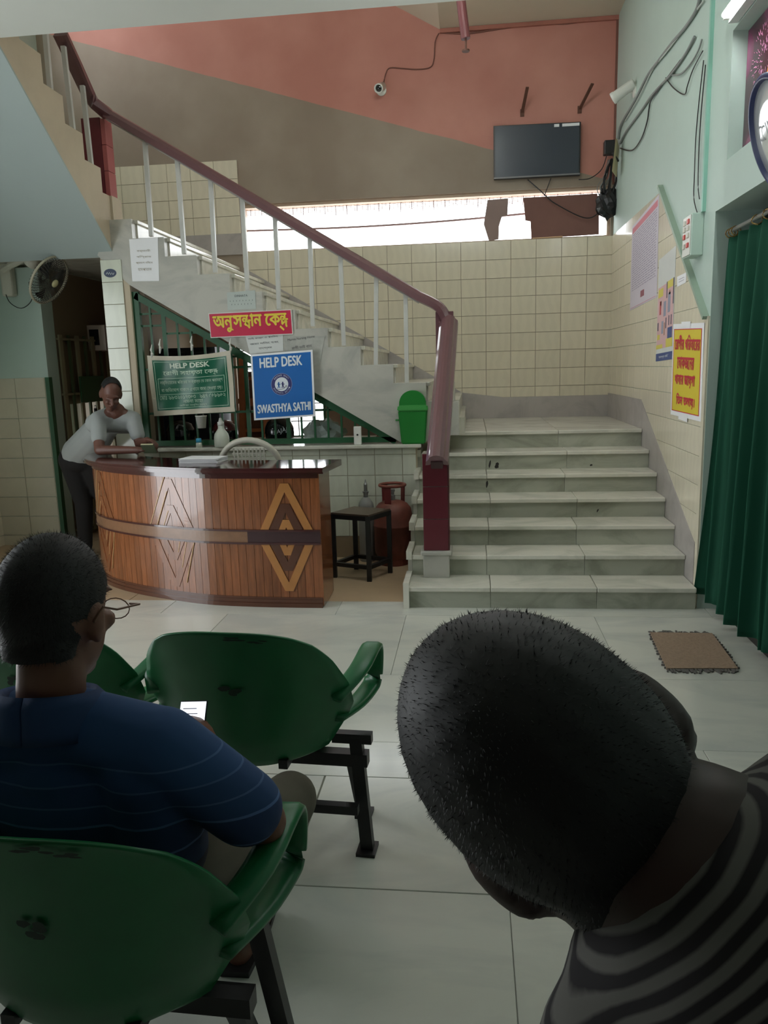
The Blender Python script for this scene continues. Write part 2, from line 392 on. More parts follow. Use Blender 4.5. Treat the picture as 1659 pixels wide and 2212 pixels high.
# skirting bands along the back of the landing, up flight two and round the upper landing
tb = BM(); prism(tb, [(XR, YB, 1.04), (-.1, YB, 1.04), (-.1, YB, 1.33), (.35, YB, 1.27), (XR, YB, 1.27)], (0, -.014, 0)); struct(finish('baseboard_back', tb, skirt_m))
tb = BM(); prism(tb, [(-.1, YB, 1.1), (-.1, YB, 1.33), (-2.45, YB, 2.73), (-2.45, YB, 2.5)], (0, -.014, 0)); struct(finish('baseboard_stair', tb, skirt_m))
tb = BM(); box(tb, (-4.2, YB - .012, 2.88), (-2.45, YB, 3.1)); struct(finish('baseboard_landing', tb, skirt_m))
# --- stair window: frame, two horizontal rods, wire mesh of many rods
win1 = struct(bpy.data.objects.new('window_1', None)); COL.objects.link(win1); win1['kind'] = 'structure'
wfr = mat('window_frame_paint', (196, 172, 150), 0.6, var=.1)
quick('window_frame', wfr, win1, lambda b: [box(b, (WX0, YB + .03, WZ1 - .035), (WX1, YB + .16, WZ1 + .0)), box(b, (WX0, YB + .02, WZ0 - .01), (WX1, YB + .19, WZ0 + .012)), box(b, (WX0, YB + .03, WZ0), (WX0 + .03, YB + .16, WZ1)), box(b, (WX1 - .03, YB + .03, WZ0), (WX1, YB + .16, WZ1))])
rodm = mat('window_rod', (150, 128, 128), 0.6)
for k in range(33):
    x = WX0 + .08 + k * .118
    if x > WX1 - .05: break
    L_ = random.uniform(.09, .14)
    quick('window_spike', rodm, win1, lambda b: tube(b, [(x, YB + .13, WZ1 - .03), (x + random.uniform(-.006, .006), YB + .13, WZ1 - L_)], .004, 6))
for z in (3.175,):
    quick('window_rod', rodm, win1, lambda b: tube(b, smoothpath([(WX0 + .02, YB + .13, z - .03), (-1.2, YB + .13, z - .045), (0, YB + .13, z - .02), (WX1 - .02, YB + .13, z + .05)], 6), .011, 8))
meshm = mat('window_netting', (190, 160, 138), 0.8)
def netting(b):
    for k in range(90):
        x = WX0 + .04 + k * .0425
        bar(b, (x, YB + .15, WZ1 - .095), (x, YB + .15, WZ1 - .03), .004)
    for z in (.04, .055, .07, .085, .1): bar(b, (WX0 + .03, YB + .15, WZ1 - z), (WX1 - .03, YB + .15, WZ1 - z), .005)
quick('netting', meshm, win1, netting)['kind'] = 'stuff'
# --- under-stair window with grid of bars, and passage window
for nm, x0, x1, z0, z1, nx in (('window_2', -2.62, -1.62, .85, 2.05, 6),):
    w = bpy.data.objects.new(nm, None); COL.objects.link(w); w['kind'] = 'structure'
    quick('window_frame', green_p, w, lambda b: [box(b, (x0, YB + .05, z0), (x0 + .04, YB + .12, z1)), box(b, (x1 - .04, YB + .05, z0), (x1, YB + .12, z1)), box(b, (x0, YB + .05, z0), (x1, YB + .12, z0 + .04)), box(b, (x0, YB + .05, z1 - .04), (x1, YB + .12, z1))])
    for k in range(1, nx): quick('window_bar', mat('window_bar_grey', (120, 124, 122), .5), w, lambda b: bar(b, (x0 + (x1 - x0) * k / nx, YB + .08, z0), (x0 + (x1 - x0) * k / nx, YB + .08, z1), .012))
    for k in range(1, 6): quick('window_bar', mat('window_bar_grey', (120, 124, 122), .5), w, lambda b: bar(b, (x0, YB + .085, z0 + (z1 - z0) * k / 6), (x1, YB + .085, z0 + (z1 - z0) * k / 6), .012))
# --- right wall with door opening and banner recess
DY0, DY1, DZ = 2.7, 5.13, 2.49
RY0, RY1, RZ0, RZ1 = 2.9, 4.96, 2.74, 3.42
wall_right = sbox('wall_right', mint, [((XR, DY1, 0), (1.75, YB, 7.6)), ((XR, -2.2, 0), (1.75, DY0, CE)), ((XR, DY0, DZ), (1.75, RY0, CE)), ((XR, RY1, DZ), (1.75, DY1, 7.6)), ((XR, RY0, DZ), (1.75, RY1, RZ0)), ((XR, RY0, RZ1), (1.75, RY1, CE)), ((XR + .09, RY0, RZ0), (1.75, RY1, RZ1)), ((XR, 5.0, CE), (1.75, DY1, 7.6))])
tiles(wall_right, (XR, 0, 0), (0, -1, 0), (0, 0, 1), [(-7.0, 1.29), (-7.0, 2.9), (-8.65, 2.9), (-8.65, 1.29)], .30, .19, tile_m, u0=-7.0, v0=2.9, gap=.0025)
tiles(wall_right, (XR, 0, 0), (0, -1, 0), (0, 0, 1), [(-7.0, 1.29), (-5.2, .42), (-5.2, 1.87), (-6.52, 2.9), (-7.0, 2.9)], .30, .19, tile_m, u0=-7.0, v0=2.9, gap=.0025)
tb = BM(); prism(tb, [(XR, 8.65, 1.04), (XR, 8.65, 1.29), (XR, 7.0, 1.29), (XR, 5.2, .42), (XR, 5.2, .0), (XR, 5.4, .1), (XR, 6.95, .9)], (-.014, 0, 0)); struct(finish('baseboard_right', tb, skirt_m))
trimg = mat('trim_green_grey', (146, 166, 148), 0.5)
tb = BM(); bar(tb, (XR - .012, 6.52, 2.93), (XR - .012, 5.16, 1.87), .024, .055, hint=Vector((1, 0, 0))); struct(finish('trim_1', tb, trimg))
tb = BM(); box(tb, (XR - .012, 5.135, .0), (XR, 5.195, 1.88)); struct(finish('trim_2', tb, tile_m))
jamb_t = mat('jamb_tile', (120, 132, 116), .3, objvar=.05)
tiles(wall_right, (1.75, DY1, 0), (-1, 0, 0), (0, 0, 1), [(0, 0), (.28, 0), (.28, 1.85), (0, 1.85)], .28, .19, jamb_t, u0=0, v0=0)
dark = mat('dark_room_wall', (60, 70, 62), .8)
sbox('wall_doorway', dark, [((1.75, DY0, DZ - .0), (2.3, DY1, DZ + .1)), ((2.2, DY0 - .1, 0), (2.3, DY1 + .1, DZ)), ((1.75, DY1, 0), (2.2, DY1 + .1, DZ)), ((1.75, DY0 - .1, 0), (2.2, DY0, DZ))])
tb = BM(); box(tb, (1.605, DY0, 0), (1.74, DY1, .07)); struct(finish('trim_3', tb, mat('threshold_black', (40, 38, 34), .6, var=.3)))
# --- left wall with the entrance opening, wall behind the viewer
EY0, EY1, EZ = 2.4, 4.4, 2.7
wall_left = sbox('wall_left', mint, [((XL - .2, -2.2, .0), (XL, EY0, CE)), ((XL - .2, EY0, EZ), (XL, EY1, CE)), ((XL - .2, EY1, 0), (XL, 7.4, 4.95)), ((XL - .2, 7.4, 0), (XL, 8.45, .8)), ((XL - .2, 7.4, 1.35), (XL, 8.45, 4.95)), ((XL - .2, 8.45, 0), (XL, 8.65, 4.95)), ((XL - .2, 5.0, 4.95), (XL, 6.6, 7.6)), ((XL - .2, 8.2, 4.95), (XL, 8.65, 7.6)), ((XL - .2, 6.6, 6.25), (XL, 8.2, 7.6)), ((XL - .2, EY1, CE), (XL, 5.2, 4.95))])  # gap above the upper landing is added to let daylight into the stairwell
tiles(wall_left, (XL, 0, 0), (0, 1, 0), (0, 0, 1), [(4.4, 0), (7.05, 0), (7.05, 1.62), (4.4, 1.62)], .30, .19, tile_m, u0=7.05, v0=1.62)
sbox('wall_front', mat('dark_rear_wall', (74, 62, 54), .8, var=.15), [((-4.8, -2.4, 0), (1.75, -2.2, CE))])
# pier between the left wall and the passage
PX = oy(103, 800, 7.05).x
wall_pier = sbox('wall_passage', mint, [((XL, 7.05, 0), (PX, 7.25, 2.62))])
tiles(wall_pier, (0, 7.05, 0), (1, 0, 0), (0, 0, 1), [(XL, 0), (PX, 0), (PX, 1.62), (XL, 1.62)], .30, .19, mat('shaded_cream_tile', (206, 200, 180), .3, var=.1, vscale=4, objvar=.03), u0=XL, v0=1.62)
tb = BM(); box(tb, (PX - .01, 7.0, 0), (PX + .03, 7.06, 1.62)); struct(finish('trim_4', tb, green_p))
# --- ceilings
ceiling = sbox('ceiling', white_paint, [((-4.8, -2.4, CE), (1.75, YE, CE + .22))])
sc_ = BM(); prism(sc_, [(-.29, YE, 4.97), (1.75, YE, 4.97), (1.75, YE, 5.2), (-.29, YE, 5.2)], (0, YB + .2 - YE, 0)); prism(sc_, [(-4.8, YE, 7.48), (-.29, YE, 4.97), (-.29, YE, 5.2), (-4.8, YE, 7.7)], (0, YB + .2 - YE, 0))
struct(finish('ceiling_stairwell', sc_, mat('stairwell_ceiling', (208, 198, 178), .75, var=.08, vscale=1.2)))
sbox('wall_upper', white_paint, [((-4.8, YE - .12, CE + .22), (1.75, YE, 7.7))])
# ================================================================== STAIRS
RH, TD, Y0 = 0.1495, 0.30, 5.11
fl1 = thing('lower_staircase', 'wide flight of white marble steps rising from the hall to the landing', 'staircase')
SX0, SX1 = -.43, XR - .0145
bm = BM(); prof = [(SX0 + .03, Y0 + .02, 0)]
for k in range(7): prof += [(SX0 + .03, Y0 + .02 + k * TD, (k + 1) * RH - .032), (SX0 + .03, Y0 + .02 + (k + 1) * TD if k < 6 else YB - .02, (k + 1) * RH - .032)]
prof += [(SX0 + .03, YB - .02, 0)]
prism(bm, prof, (SX1 - SX0 - .03, 0, 0)); finish('core', bm, grime, fl1)
bd = [(-.43, .12, .82, SX1), (-.43, .10, .78, SX1), (-.43, .12, .76, SX1), (-.43, .14, .80, SX1), (-.43, .12, .74, SX1), (-.43, .12, .79, SX1), (-.43, .13, .75, SX1)]
for k in range(7):
    xs = list(bd[k]); yk = Y0 + k * TD; zt = (k + 1) * RH
    if k == 0: xs[0] = -.45
    for i in range(3):
        a, b = xs[i] + .0012, xs[i + 1] - .0012
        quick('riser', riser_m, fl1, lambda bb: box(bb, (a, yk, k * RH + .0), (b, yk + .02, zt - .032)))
        yb_ = yk + TD + (.018 if k < 6 else (YB - .016 - yk - TD))
        quick('tread', marble, fl1, lambda bb: box(bb, (a, yk - .024, zt - .032), (b, yb_, zt), .006))
# zigzag edge curb at the open left side
for k in range(6):
    yk = Y0 + k * TD; zt = (k + 1) * RH
    quick('curb', marble, fl1, lambda bb: [box(bb, (SX0 - .04, yk - .03, zt - .03 if k else 0), (SX0 + .0, yk + .02, zt + RH * (0 if k == 9 else 1) * .0 + .03)), box(bb, (SX0 - .04, yk + .02, zt - .02), (SX0, yk + TD, zt + .03))])
    quick('curb_side', stringer_m, fl1, lambda bb: box(bb, (SX0 - .03, yk, 0), (SX0, yk + TD, zt - .02)))
# newel post of flight one: marble foot, maroon tiles
nw = thing('newel_post', 'maroon tiled newel post on marble foot at bottom of wide stairs', 'post', (0, 0, 0))
NX0, NX1, NY0, NY1 = -.345, -.16, 5.335, 5.52
quick('marble_foot', stringer_m, nw, lambda b: [box(b, (NX0 - .0, NY0, RH), (NX1 + .0, NY1, .31), .004), box(b, (NX0 - .018, NY0 - .018, .31), (NX1 + .018, NY1 + .01, .345), .012)])
quick('core', grime, nw, lambda b: box(b, (NX0 + .004, NY0 + .008, .345), (NX1 - .004, NY1, 1.03)))
zc = [.345, .57, .80, 1.03]
for i in range(3): quick('tile', mtile, nw, lambda b: box(b, (NX0 + .006, NY0, zc[i] + .002), (NX1 - .006, NY0 + .01, zc[i + 1] - .002), .001))
for i in range(3): quick('tile', mtile, nw, lambda b: box(b, (NX1 - .004, NY0 + .006, zc[i] + .002), (NX1 + .002, NY1 - .004, zc[i + 1] - .002), .001))
# handrail flight one
hp = [(-1.0, -.55), (-.95, -.15), (-.72, .1), (-.6, .38), (-.3, .55), (0, .6), (.3, .55), (.6, .38), (.72, .1), (.95, -.15), (1.0, -.55), (.6, -.5), (.5, -.25), (0, -.05), (-.5, -.25), (-.6, -.5)]
hr = thing('stair_handrail', 'thick maroon moulded handrail sloping down to newel post of wide stairs', 'handrail')
a = oy(943, 995, 5.24); b = oy(969, 690, 6.60)
quick('rail', rail_m, hr, lambda bb: tube(bb, [a, a.lerp(b, .5), b], .078, prof=hp), False)
quick('rail_core', mat('dark_rail_core', (58, 34, 36), .5), hr, lambda bb: tube(bb, [a + (b - a) * .01 + Vector((0, 0, -.045)), b + Vector((0, 0, -.045))], 1, prof=[(-.04, -.03), (.04, -.03), (.04, .03), (-.04, .03)]))
# upper newel on the landing
nw2 = thing('landing_newel', 'maroon post at landing where both handrails meet', 'post')
c2 = oy(962, 760, 6.63)
quick('marble_foot', stringer_m, nw2, lambda b: [box(b, (c2.x - .12, 6.56, 1.0465), (c2.x + .11, 6.78, 1.33), .004), box(b, (c2.x - .1, 6.56, 1.33), (c2.x + .075, 6.74, 1.49), .006)])
quick('shaft', rail_m, nw2, lambda b: box(b, (c2.x - .075, 6.58, 1.49), (c2.x + .07, 6.72, 2.06)))
# ---- flight two
fl2 = thing('middle_staircase', 'marble stair flight climbing left above the grille with balusters', 'staircase')
fx = lambda k: -.374 - .2705 * k
fz = lambda k: 1.49 + .1565 * k
zig = [(-.30, .985), (-.30, 1.335), (fx(0) + .01, 1.335)]
for k in range(10): zig += [(fx(k) + (0 if k else .01), fz(k)), (fx(k + 1) if k < 9 else -3.12, fz(k))]
# collect top profile correctly: riser up at x_k then tread left to x_{k+1}
top = [(-.30, 1.0), (-.30, 1.335)]
px_ = -.374
for k in range(10):
    top += [(fx(k), (1.335 if k == 0 else fz(k - 1))), (fx(k), fz(k))]
top += [(-3.0, fz(9))]
low = [(-3.13, 2.62), (-2.87, 2.37), (-.60, 1.0)]
bm = BM(); prism(bm, [(x, YW, z) for x, z in top + low], (0, .09, 0)); finish('stringer', bm, stringer_m, fl2)
bm = BM(); prism(bm, [(x, YW + .09, z - .03) for x, z in top] + [(x, YW + .09, z) for x, z in low], (0, YB - .016 - YW - .09, 0)); finish('slab', bm, beige_pl, fl2)
for k in range(0, 10):
    xk = fx(k); zt = fz(k); zb = 1.335 if k == 0 else fz(k - 1)
    quick('riser', marble, fl2, lambda b: box(b, (xk - .01, YW + .092, zb), (xk + .012, YB - .02, zt - .03)))
    xe = fx(k + 1) if k < 9 else -3.2
    quick('tread', marble, fl2, lambda b: box(b, (xe - .0, YW + .06, zt - .03), (xk + .03, YB - .02, zt + .002), .005))
# landing two
quick('upper_landing', marble, fl2, lambda b: box(b, (XL, 6.56, fz(9) - .25), (-3.0, YB - .02, fz(9))))
quick('first_step', marble, fl2, lambda b: [box(b, (-.5, YW + .1, 1.0465), (-.06, YB - .02, 1.19)), box(b, (-.5, YW + .1, 1.19), (-.10, YB - .02, 1.335))])
# railing of flight two
rl2 = thing('stair_railing', 'maroon handrail on nine slim grey balusters along the middle flight', 'railing')
RY = 6.615
bpx = [((313, 305), (327, 507)), ((383, 350), (398, 545)), ((455, 390), (465, 585)), ((523, 432), (535, 625)), ((594, 470), (603, 664)), ((669, 510), (676, 701)), ((735, 550), (743, 743)), ((813, 600), (812, 785)), ((876, 635), (879, 828))]
ra = oy(232, 245, RY); rb = oy(905, 640, RY); rc = oy(950, 664, RY); rd = oy(972, 700, RY - .02)
hp2 = [(-1.0, -.7), (-.9, .1), (-.5, .6), (0, .75), (.5, .6), (.9, .1), (1.0, -.7), (.6, -.8), (-.6, -.8)]
for (t_, b_) in bpx:
    B0 = oy(*b_, RY); B1 = oy(*t_, RY); sl = (rb.z - ra.z) / (rb.x - ra.x); zr = ra.z + (B1.x - ra.x) * sl - .03
    quick('baluster', steelw, rl2, lambda b: bar(b, (B0.x, RY, B0.z - .015), (B1.x, RY, zr), .034, .03, hint=Vector((0, 1, 0))))
quick('rail', rail_m, rl2, lambda b: tube(b, [ra, rb] + smoothpath([rb, rc, rd], 5)[1:], .055, prof=hp2, hint=Vector((0, 0, 1))))
quick('rail_channel', mat('rail_channel', (176, 172, 168), .35), rl2, lambda b: bar(b, ra + Vector((0, 0, -.05)), rb + Vector((0, 0, -.05)), .05, .016))
# ---- flight three toward the viewer on the left
fl3 = thing('upper_staircase', 'stair flight overhead at left with pale sloping underside', 'staircase')
X3 = -3.0
gy = lambda k: 6.74 - .264 * k
gz = lambda k: 3.10 + .19 * k
pr = [(6.74, fz(9))]
for k in range(7):
    pr += [(gy(k), gz(k)), (max(gy(k + 1), YE + .005), gz(k))]
    if gy(k + 1) < YE: break
soff = lambda y: 2.624 + .77 * (6.58 - y)
pr += [(YE + .005, soff(YE + .005) + .02), (6.58, soff(6.58) + .02), (6.74, 2.65)]
bm = BM(); prism(bm, [(X3, y, z) for y, z in pr], (XL - X3, 0, 0)); finish('steps', bm, beige_pl, fl3)
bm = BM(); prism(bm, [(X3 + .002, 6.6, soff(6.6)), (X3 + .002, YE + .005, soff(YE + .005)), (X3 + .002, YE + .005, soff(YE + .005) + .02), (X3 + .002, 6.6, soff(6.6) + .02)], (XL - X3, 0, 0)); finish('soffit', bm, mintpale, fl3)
rl3 = thing('upper_railing', 'dark handrail and balusters of the overhead flight at left', 'railing')
XB = X3 - .06
pts3 = [(ra.x + .01, RY, ra.z), (XB + .05, 6.5, ra.z + .05)] + [ox(*q, XB) for q in ((195, 205), (160, 130), (132, 70))]
quick('rail', rail_m, rl3, lambda b: tube(b, pts3, .055, prof=hp2))
for (t_, b_) in (((98, 70), (108, 185)), ((137, 100), (158, 282)), ((178, 185), (197, 356))):
    quick('baluster', steelw, rl3, lambda b: bar(b, ox(*b_, XB) - Vector((0, 0, .03)), ox(*t_, XB), .034, .03, hint=Vector((0, 1, 0))))
nw3 = thing('upper_newel', 'dark maroon post with pink tiled side at top of middle flight', 'post')
n3 = oy(238, 415, 6.70)
quick('marble_foot', beige_pl, nw3, lambda b: box(b, (X3 - .2, 6.60, fz(9) + .0), (X3 + .02, 6.78, 3.10)))
quick('shaft', mtile, nw3, lambda b: box(b, (X3 - .2, 6.62, 3.10), (X3 - .04, 6.76, 3.72)))
for i in range(3): quick('tile', pinktile, nw3, lambda b: box(b, (X3 - .038, 6.625, 3.10 + i * .205), (X3 - .0, 6.755, 3.10 + i * .205 + .2)))
# --- low wall behind the desk with ledge
lw = sbox('wall_ledge', beige_pl, [((-2.9, YW, 0), (-.46, YW + .13, .955))])
zt0 = oy(700, 1028, YW).z
tiles(lw, (0, YW, 0), (1, 0, 0), (0, 0, 1), [(-2.86, .19), (-.47, .19), (-.47, .95), (-2.86, .95)], .237, .178, tile_g, u0=oy(754, 1100, YW).x, v0=zt0)
tb = BM(); box(tb, (-2.88, YW - .012, 0), (-.47, YW, .188)); struct(finish('baseboard_ledge', tb, mat('brown_skirting', (140, 122, 98), .5, var=.15)))
tb = BM(); box(tb, (-2.9, YW - .07, .955), (-.42, YW + .2, .985), .006); struct(finish('trim_5', tb, marble))
# tiled pillar
pl = thing('tiled_pillar', 'cream tiled pillar carrying the stair beside the passage', 'pillar')
PX0, PX1 = oy(211.4, 562, YW).x + .02, -2.87
quick('core', beige_pl, pl, lambda b: box(b, (PX0, YW + .004, 0), (PX1, YW + .3, 2.60)))
tiles(pl, (0, YW, 0), (1, 0, 0), (0, 0, 1), [(PX0, 0), (PX1 - .055, 0), (PX1 - .055, 2.58), (PX0, 2.58)], .3, .183, tile_g, u0=PX0, v0=2.58)
# passage behind
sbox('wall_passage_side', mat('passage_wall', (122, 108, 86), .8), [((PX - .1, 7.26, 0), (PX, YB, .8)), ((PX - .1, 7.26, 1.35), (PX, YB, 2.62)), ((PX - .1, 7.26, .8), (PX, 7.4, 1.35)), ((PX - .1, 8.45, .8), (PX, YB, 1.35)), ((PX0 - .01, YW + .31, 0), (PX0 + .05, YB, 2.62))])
pb = sbox('wall_passage_back', maroon_wall, [((PX, YB - .03, 0), (PX0, YB, 2.62))])
# ================================================================== LAMPS
def tube_light(name, label, a, b, wallside, strength=9.0, group='fluorescent tube lights'):
    a, b = Vector(a), Vector(b); t = thing(name, label, 'light', a.lerp(b, .5), group)
    c = a.lerp(b, .5); d = (b - a).normalized(); w = Vector(wallside)
    em = mat('tube_glow_%d' % strength, (240, 250, 255), .5, emit=((246, 250, 250), strength))
    def loc(p): return Vector(p) - c
    quick('tube', em, t, lambda q: tube(q, [loc(a), loc(b)], .017, 12))
    quick('batten', mat('batten_white', (210, 220, 214), .5), t, lambda q: bar(q, loc(a) + w * .055 - d * .04, loc(b) + w * .055 + d * .04, .05, .06))
    for e in (a - d * .02, b + d * .02):
        quick('holder', white_pl, t, lambda q: bar(q, loc(e), loc(e) + w * .05, .025, .03))
    return t
_ta = ox(1566, 32, 1.385)
tube_light('tube_light', 'glowing fluorescent tube on mint wall above the fireworks banner', (1.385, _ta.y, _ta.z), (1.385, _ta.y - 1.2, _ta.z), (1, 0, 0), 30.0)
tube_light('added_stairwell_light', 'unseen tube added over the hall opening to light the landing', (-.9, YE + .09, 4.55), (.3, YE + .09, 4.55), (0, -1, 0), 62.0)  # added lamp, hidden by the slab, brightens steps and salmon wall
tube_light('added_ceiling_light', 'unseen ceiling tube added to light the hall before the wide stairs', (-.7, 4.4, CE - .09), (.5, 4.4, CE - .09), (0, 0, 1), 32.0)  # added lamp, out of view overhead, brightens the hall
# ================================================================== RECEPTION DESK
wood = mat('varnished_wood', (150, 90, 54), 0.22, c2=(118, 70, 42), vscale=9, stretch=(5, 5, .5), objvar=.13, coat=.6)
woodl = mat('light_inlay_wood', (186, 126, 70), 0.25, var=.15, vscale=8, coat=.6)
woodd = mat('dark_inlay_wood', (92, 54, 38), 0.25, var=.15, vscale=8, coat=.6)
topm = mat('dark_varnished_top', (74, 36, 36), 0.12, var=.2, vscale=5, coat=.8)
bandm = mat('brown_band', (138, 100, 74), 0.25, var=.2, vscale=14, coat=.4)
bandd = mat('dark_band', (64, 40, 44), 0.25, coat=.4)
desk = thing('reception_desk', 'curved varnished wooden reception desk with dark top', 'desk', (-1.9, 5.6, 0))
DO = Vector((-1.9, 5.6, 0))
plan = smoothpath([(-1.028, 5.10, 0), (-1.28, 5.105, 0), (-1.53, 5.118, 0), (-1.82, 5.155, 0), (-2.08, 5.235, 0), (-2.46, 5.40, 0), (-2.78, 5.61, 0), (-3.0, 5.86, 0), (-3.12, 6.14, 0), (-3.14, 6.3, 0)], 24)
# arc-length resample
cum = [0.0]
for i in range(1, len(plan)): cum.append(cum[-1] + (plan[i] - plan[i - 1]).length)
TOT = cum[-1]
def at(s):
    s = max(0, min(TOT, s))
    for i in range(1, len(cum)):
        if cum[i] >= s:
            t = (s - cum[i - 1]) / max(1e-9, cum[i] - cum[i - 1]); p = plan[i - 1].lerp(plan[i], t); d = (plan[i] - plan[i - 1]).normalized(); break
    return p, d, Vector((-d.y, d.x, 0))  # point, tangent (to the left), outward normal
def outw(s):
    p, d, n = at(s); n = Vector((d.y, -d.x, 0)); n = -n if n.y > 0 and s < TOT * .5 else n
    n = Vector((-d.y, d.x, 0)); c = Vector((-1.9, 6.3, 0))
    if n.dot(p - c) < 0: n = -n
    return p - DO, d, n
def ribbon(bm, s0, s1, z0, z1, o0, o1, n=10):
    """solid strip following the desk front between arc lengths, heights and offsets outwards"""
    rings = []
    for i in range(n + 1):
        p, d, nn = outw(s0 + (s1 - s0) * i / n)
        rings.append([bm.verts.new(p + nn * o + Vector((0, 0, z))) for o, z in ((o0, z0), (o1, z0), (o1, z1), (o0, z1))])
    for i in range(n):
        for k in range(4): bm.faces.new((rings[i][k], rings[i][(k + 1) % 4], rings[i + 1][(k + 1) % 4], rings[i + 1][k]))
    bm.faces.new(rings[0]); bm.faces.new(rings[-1][::-1])
quick('body', woodd, desk, lambda b: ribbon(b, 0, TOT, .01, .935, -.10, -.012, 60))
PWD = .058; npl = int(TOT / PWD)
for i in range(npl):
    s0 = i * TOT / npl
    for z0, z1 in ((.07, .447), (.548, .925)):
        quick('plank', wood, desk, lambda b: ribbon(b, s0 + .0012, s0 + TOT / npl - .0012, z0, z1, -.012, .0, 1))
SF = .515  # flat section ends here
quick('band', bandd, desk, lambda b: ribbon(b, 0.0, SF, .456, .538, -.012, .006, 4))
quick('band', bandm, desk, lambda b: ribbon(b, SF, TOT, .456, .538, -.012, .006, 60))
for z in (.446, .536):
    quick('beading', topm, desk, lambda b: ribbon(b, 0, TOT, z, z + .013, -.012, .014, 60))
quick('base_moulding', woodd, desk, lambda b: [ribbon(b, 0, TOT, 0.0, .03, -.1, .02, 60), ribbon(b, 0, TOT, .03, .055, -.1, .012, 60), ribbon(b, 0, TOT, .055, .07, -.1, .006, 60)])
quick('apron', topm, desk, lambda b: ribbon(b, -.0, TOT, .905, .938, -.1, .012, 60))
def worktop(b):
    for z0, z1, o in ((.938, .95, .045), (.95, .968, .062), (.968, .98, .052)):
        fr, bk = [], []
        for i in range(61):
            s = TOT * i / 60; p, d, n = outw(s); fr.append(p + n * o + Vector((0, 0, z0)))
            w = .42 if s < 1.2 else .42 - .10 * (s - 1.2) / (TOT - 1.2)
            bk.append(p - n * w + Vector((0, 0, z0)))
        fr[0] += Vector((.045, 0, 0)); bk[0] += Vector((.085, 0, 0))
        lo = [b.verts.new(p) for p in fr + bk[::-1]]; hi = [b.verts.new(p + Vector((0, 0, z1 - z0))) for p in fr + bk[::-1]]; N = len(lo)
        for i in range(60):
            j = N - 1 - i
            b.faces.new((hi[i], hi[i + 1], hi[j - 1], hi[j])); b.faces.new((lo[i], lo[j], lo[j - 1], lo[i + 1]))
        for i in range(N): b.faces.new((lo[i], lo[(i + 1) % N], hi[(i + 1) % N], hi[i]))
quick('worktop', topm, desk, worktop)
p0, d0, n0 = outw(0)
quick('end_panel', wood, desk, lambda b: box(b, p0 + Vector((-.02, -.002, 0.01)) , p0 + Vector((.006, .38, .935))))
quick('inner_shelf', woodd, desk, lambda b: ribbon(b, .03, TOT - .1, .68, .70, -.36, -.1, 40))
def strip(b, s0, z0, s1, z1, w, o0=.0, o1=.005, n=14):
    """inlay strip from (s0,z0) to (s1,z1), horizontal width w, lying on the curved front"""
    rings = []
    for i in range(n + 1):
        t = i / n; z = z0 + (z1 - z0) * t; s = s0 + (s1 - s0) * t; r = []
        for ds in (-w / 2, w / 2):
            p, d, nn = outw(s + ds); r += [p + nn * o0 + Vector((0, 0, z)), p + nn * o1 + Vector((0, 0, z))]
        rings.append([b.verts.new(r[0]), b.verts.new(r[1]), b.verts.new(r[3]), b.verts.new(r[2])])
    for i in range(n):
        for k in range(4): b.faces.new((rings[i][k], rings[i][(k + 1) % 4], rings[i + 1][(k + 1) % 4], rings[i + 1][k]))
    b.faces.new(rings[0]); b.faces.new(rings[-1][::-1])
def chevron(sc, half, zb, zt, w, m, o1=.005):
    quick('chevron_inlay', m, desk, lambda b: [strip(b, sc - half, zb, sc, zt, w, o1=o1), strip(b, sc + half, zb, sc, zt, w, o1=o1)])
# flat section: nested light and dark chevrons up and down
chevron(.235, .155, .55, .87, .058, woodl, .006); chevron(.235, .085, .55, .73, .058, woodd, .005); chevron(.235, .03, .55, .62, .045, woodl, .006)
chevron(.235, .155, .445, .115, .058, woodl, .006); chevron(.235, .085, .445, .26, .058, woodd, .005); chevron(.235, .03, .445, .37, .045, woodl, .006)
slit = mat('pale_groove', (206, 168, 120), .3)
for sc in (1.13, 1.98):
    chevron(sc, .165, .55, .89, .06, wood, .004); chevron(sc, .08, .55, .70, .06, wood, .004)
    chevron(sc, .165, .445, .10, .06, wood, .004); chevron(sc, .08, .445, .30, .06, wood, .004)
    for h, zt in ((.20, .90), (.135, .80), (.07, .66)): quick('groove_line', slit, desk, lambda b: strip(b, sc + h, .55, sc + h - (zt - .55) * .47, zt, .006, o1=.0065))
    for h, zt in ((.0, .36), (-.06, .25), (-.125, .14)): quick('groove_line', slit, desk, lambda b: strip(b, sc + h - .07, .44, sc + h - .07 + (.44 - zt) * .3, zt, .005, o1=.0065))
# paper stack on the desk
pp = oz(440, 996, .98)
ps = thing('paper_stack', 'loose stack of white papers lying on reception desk', 'papers', (pp.x, pp.y, .98))
for k in range(6):
    o = quick('sheet', paperw, ps, lambda b: box(b, (-.15, -.1, k * .005), (.15, .1, k * .005 + .003))); o.rotation_euler.z = random.uniform(-.06, .06) - .1
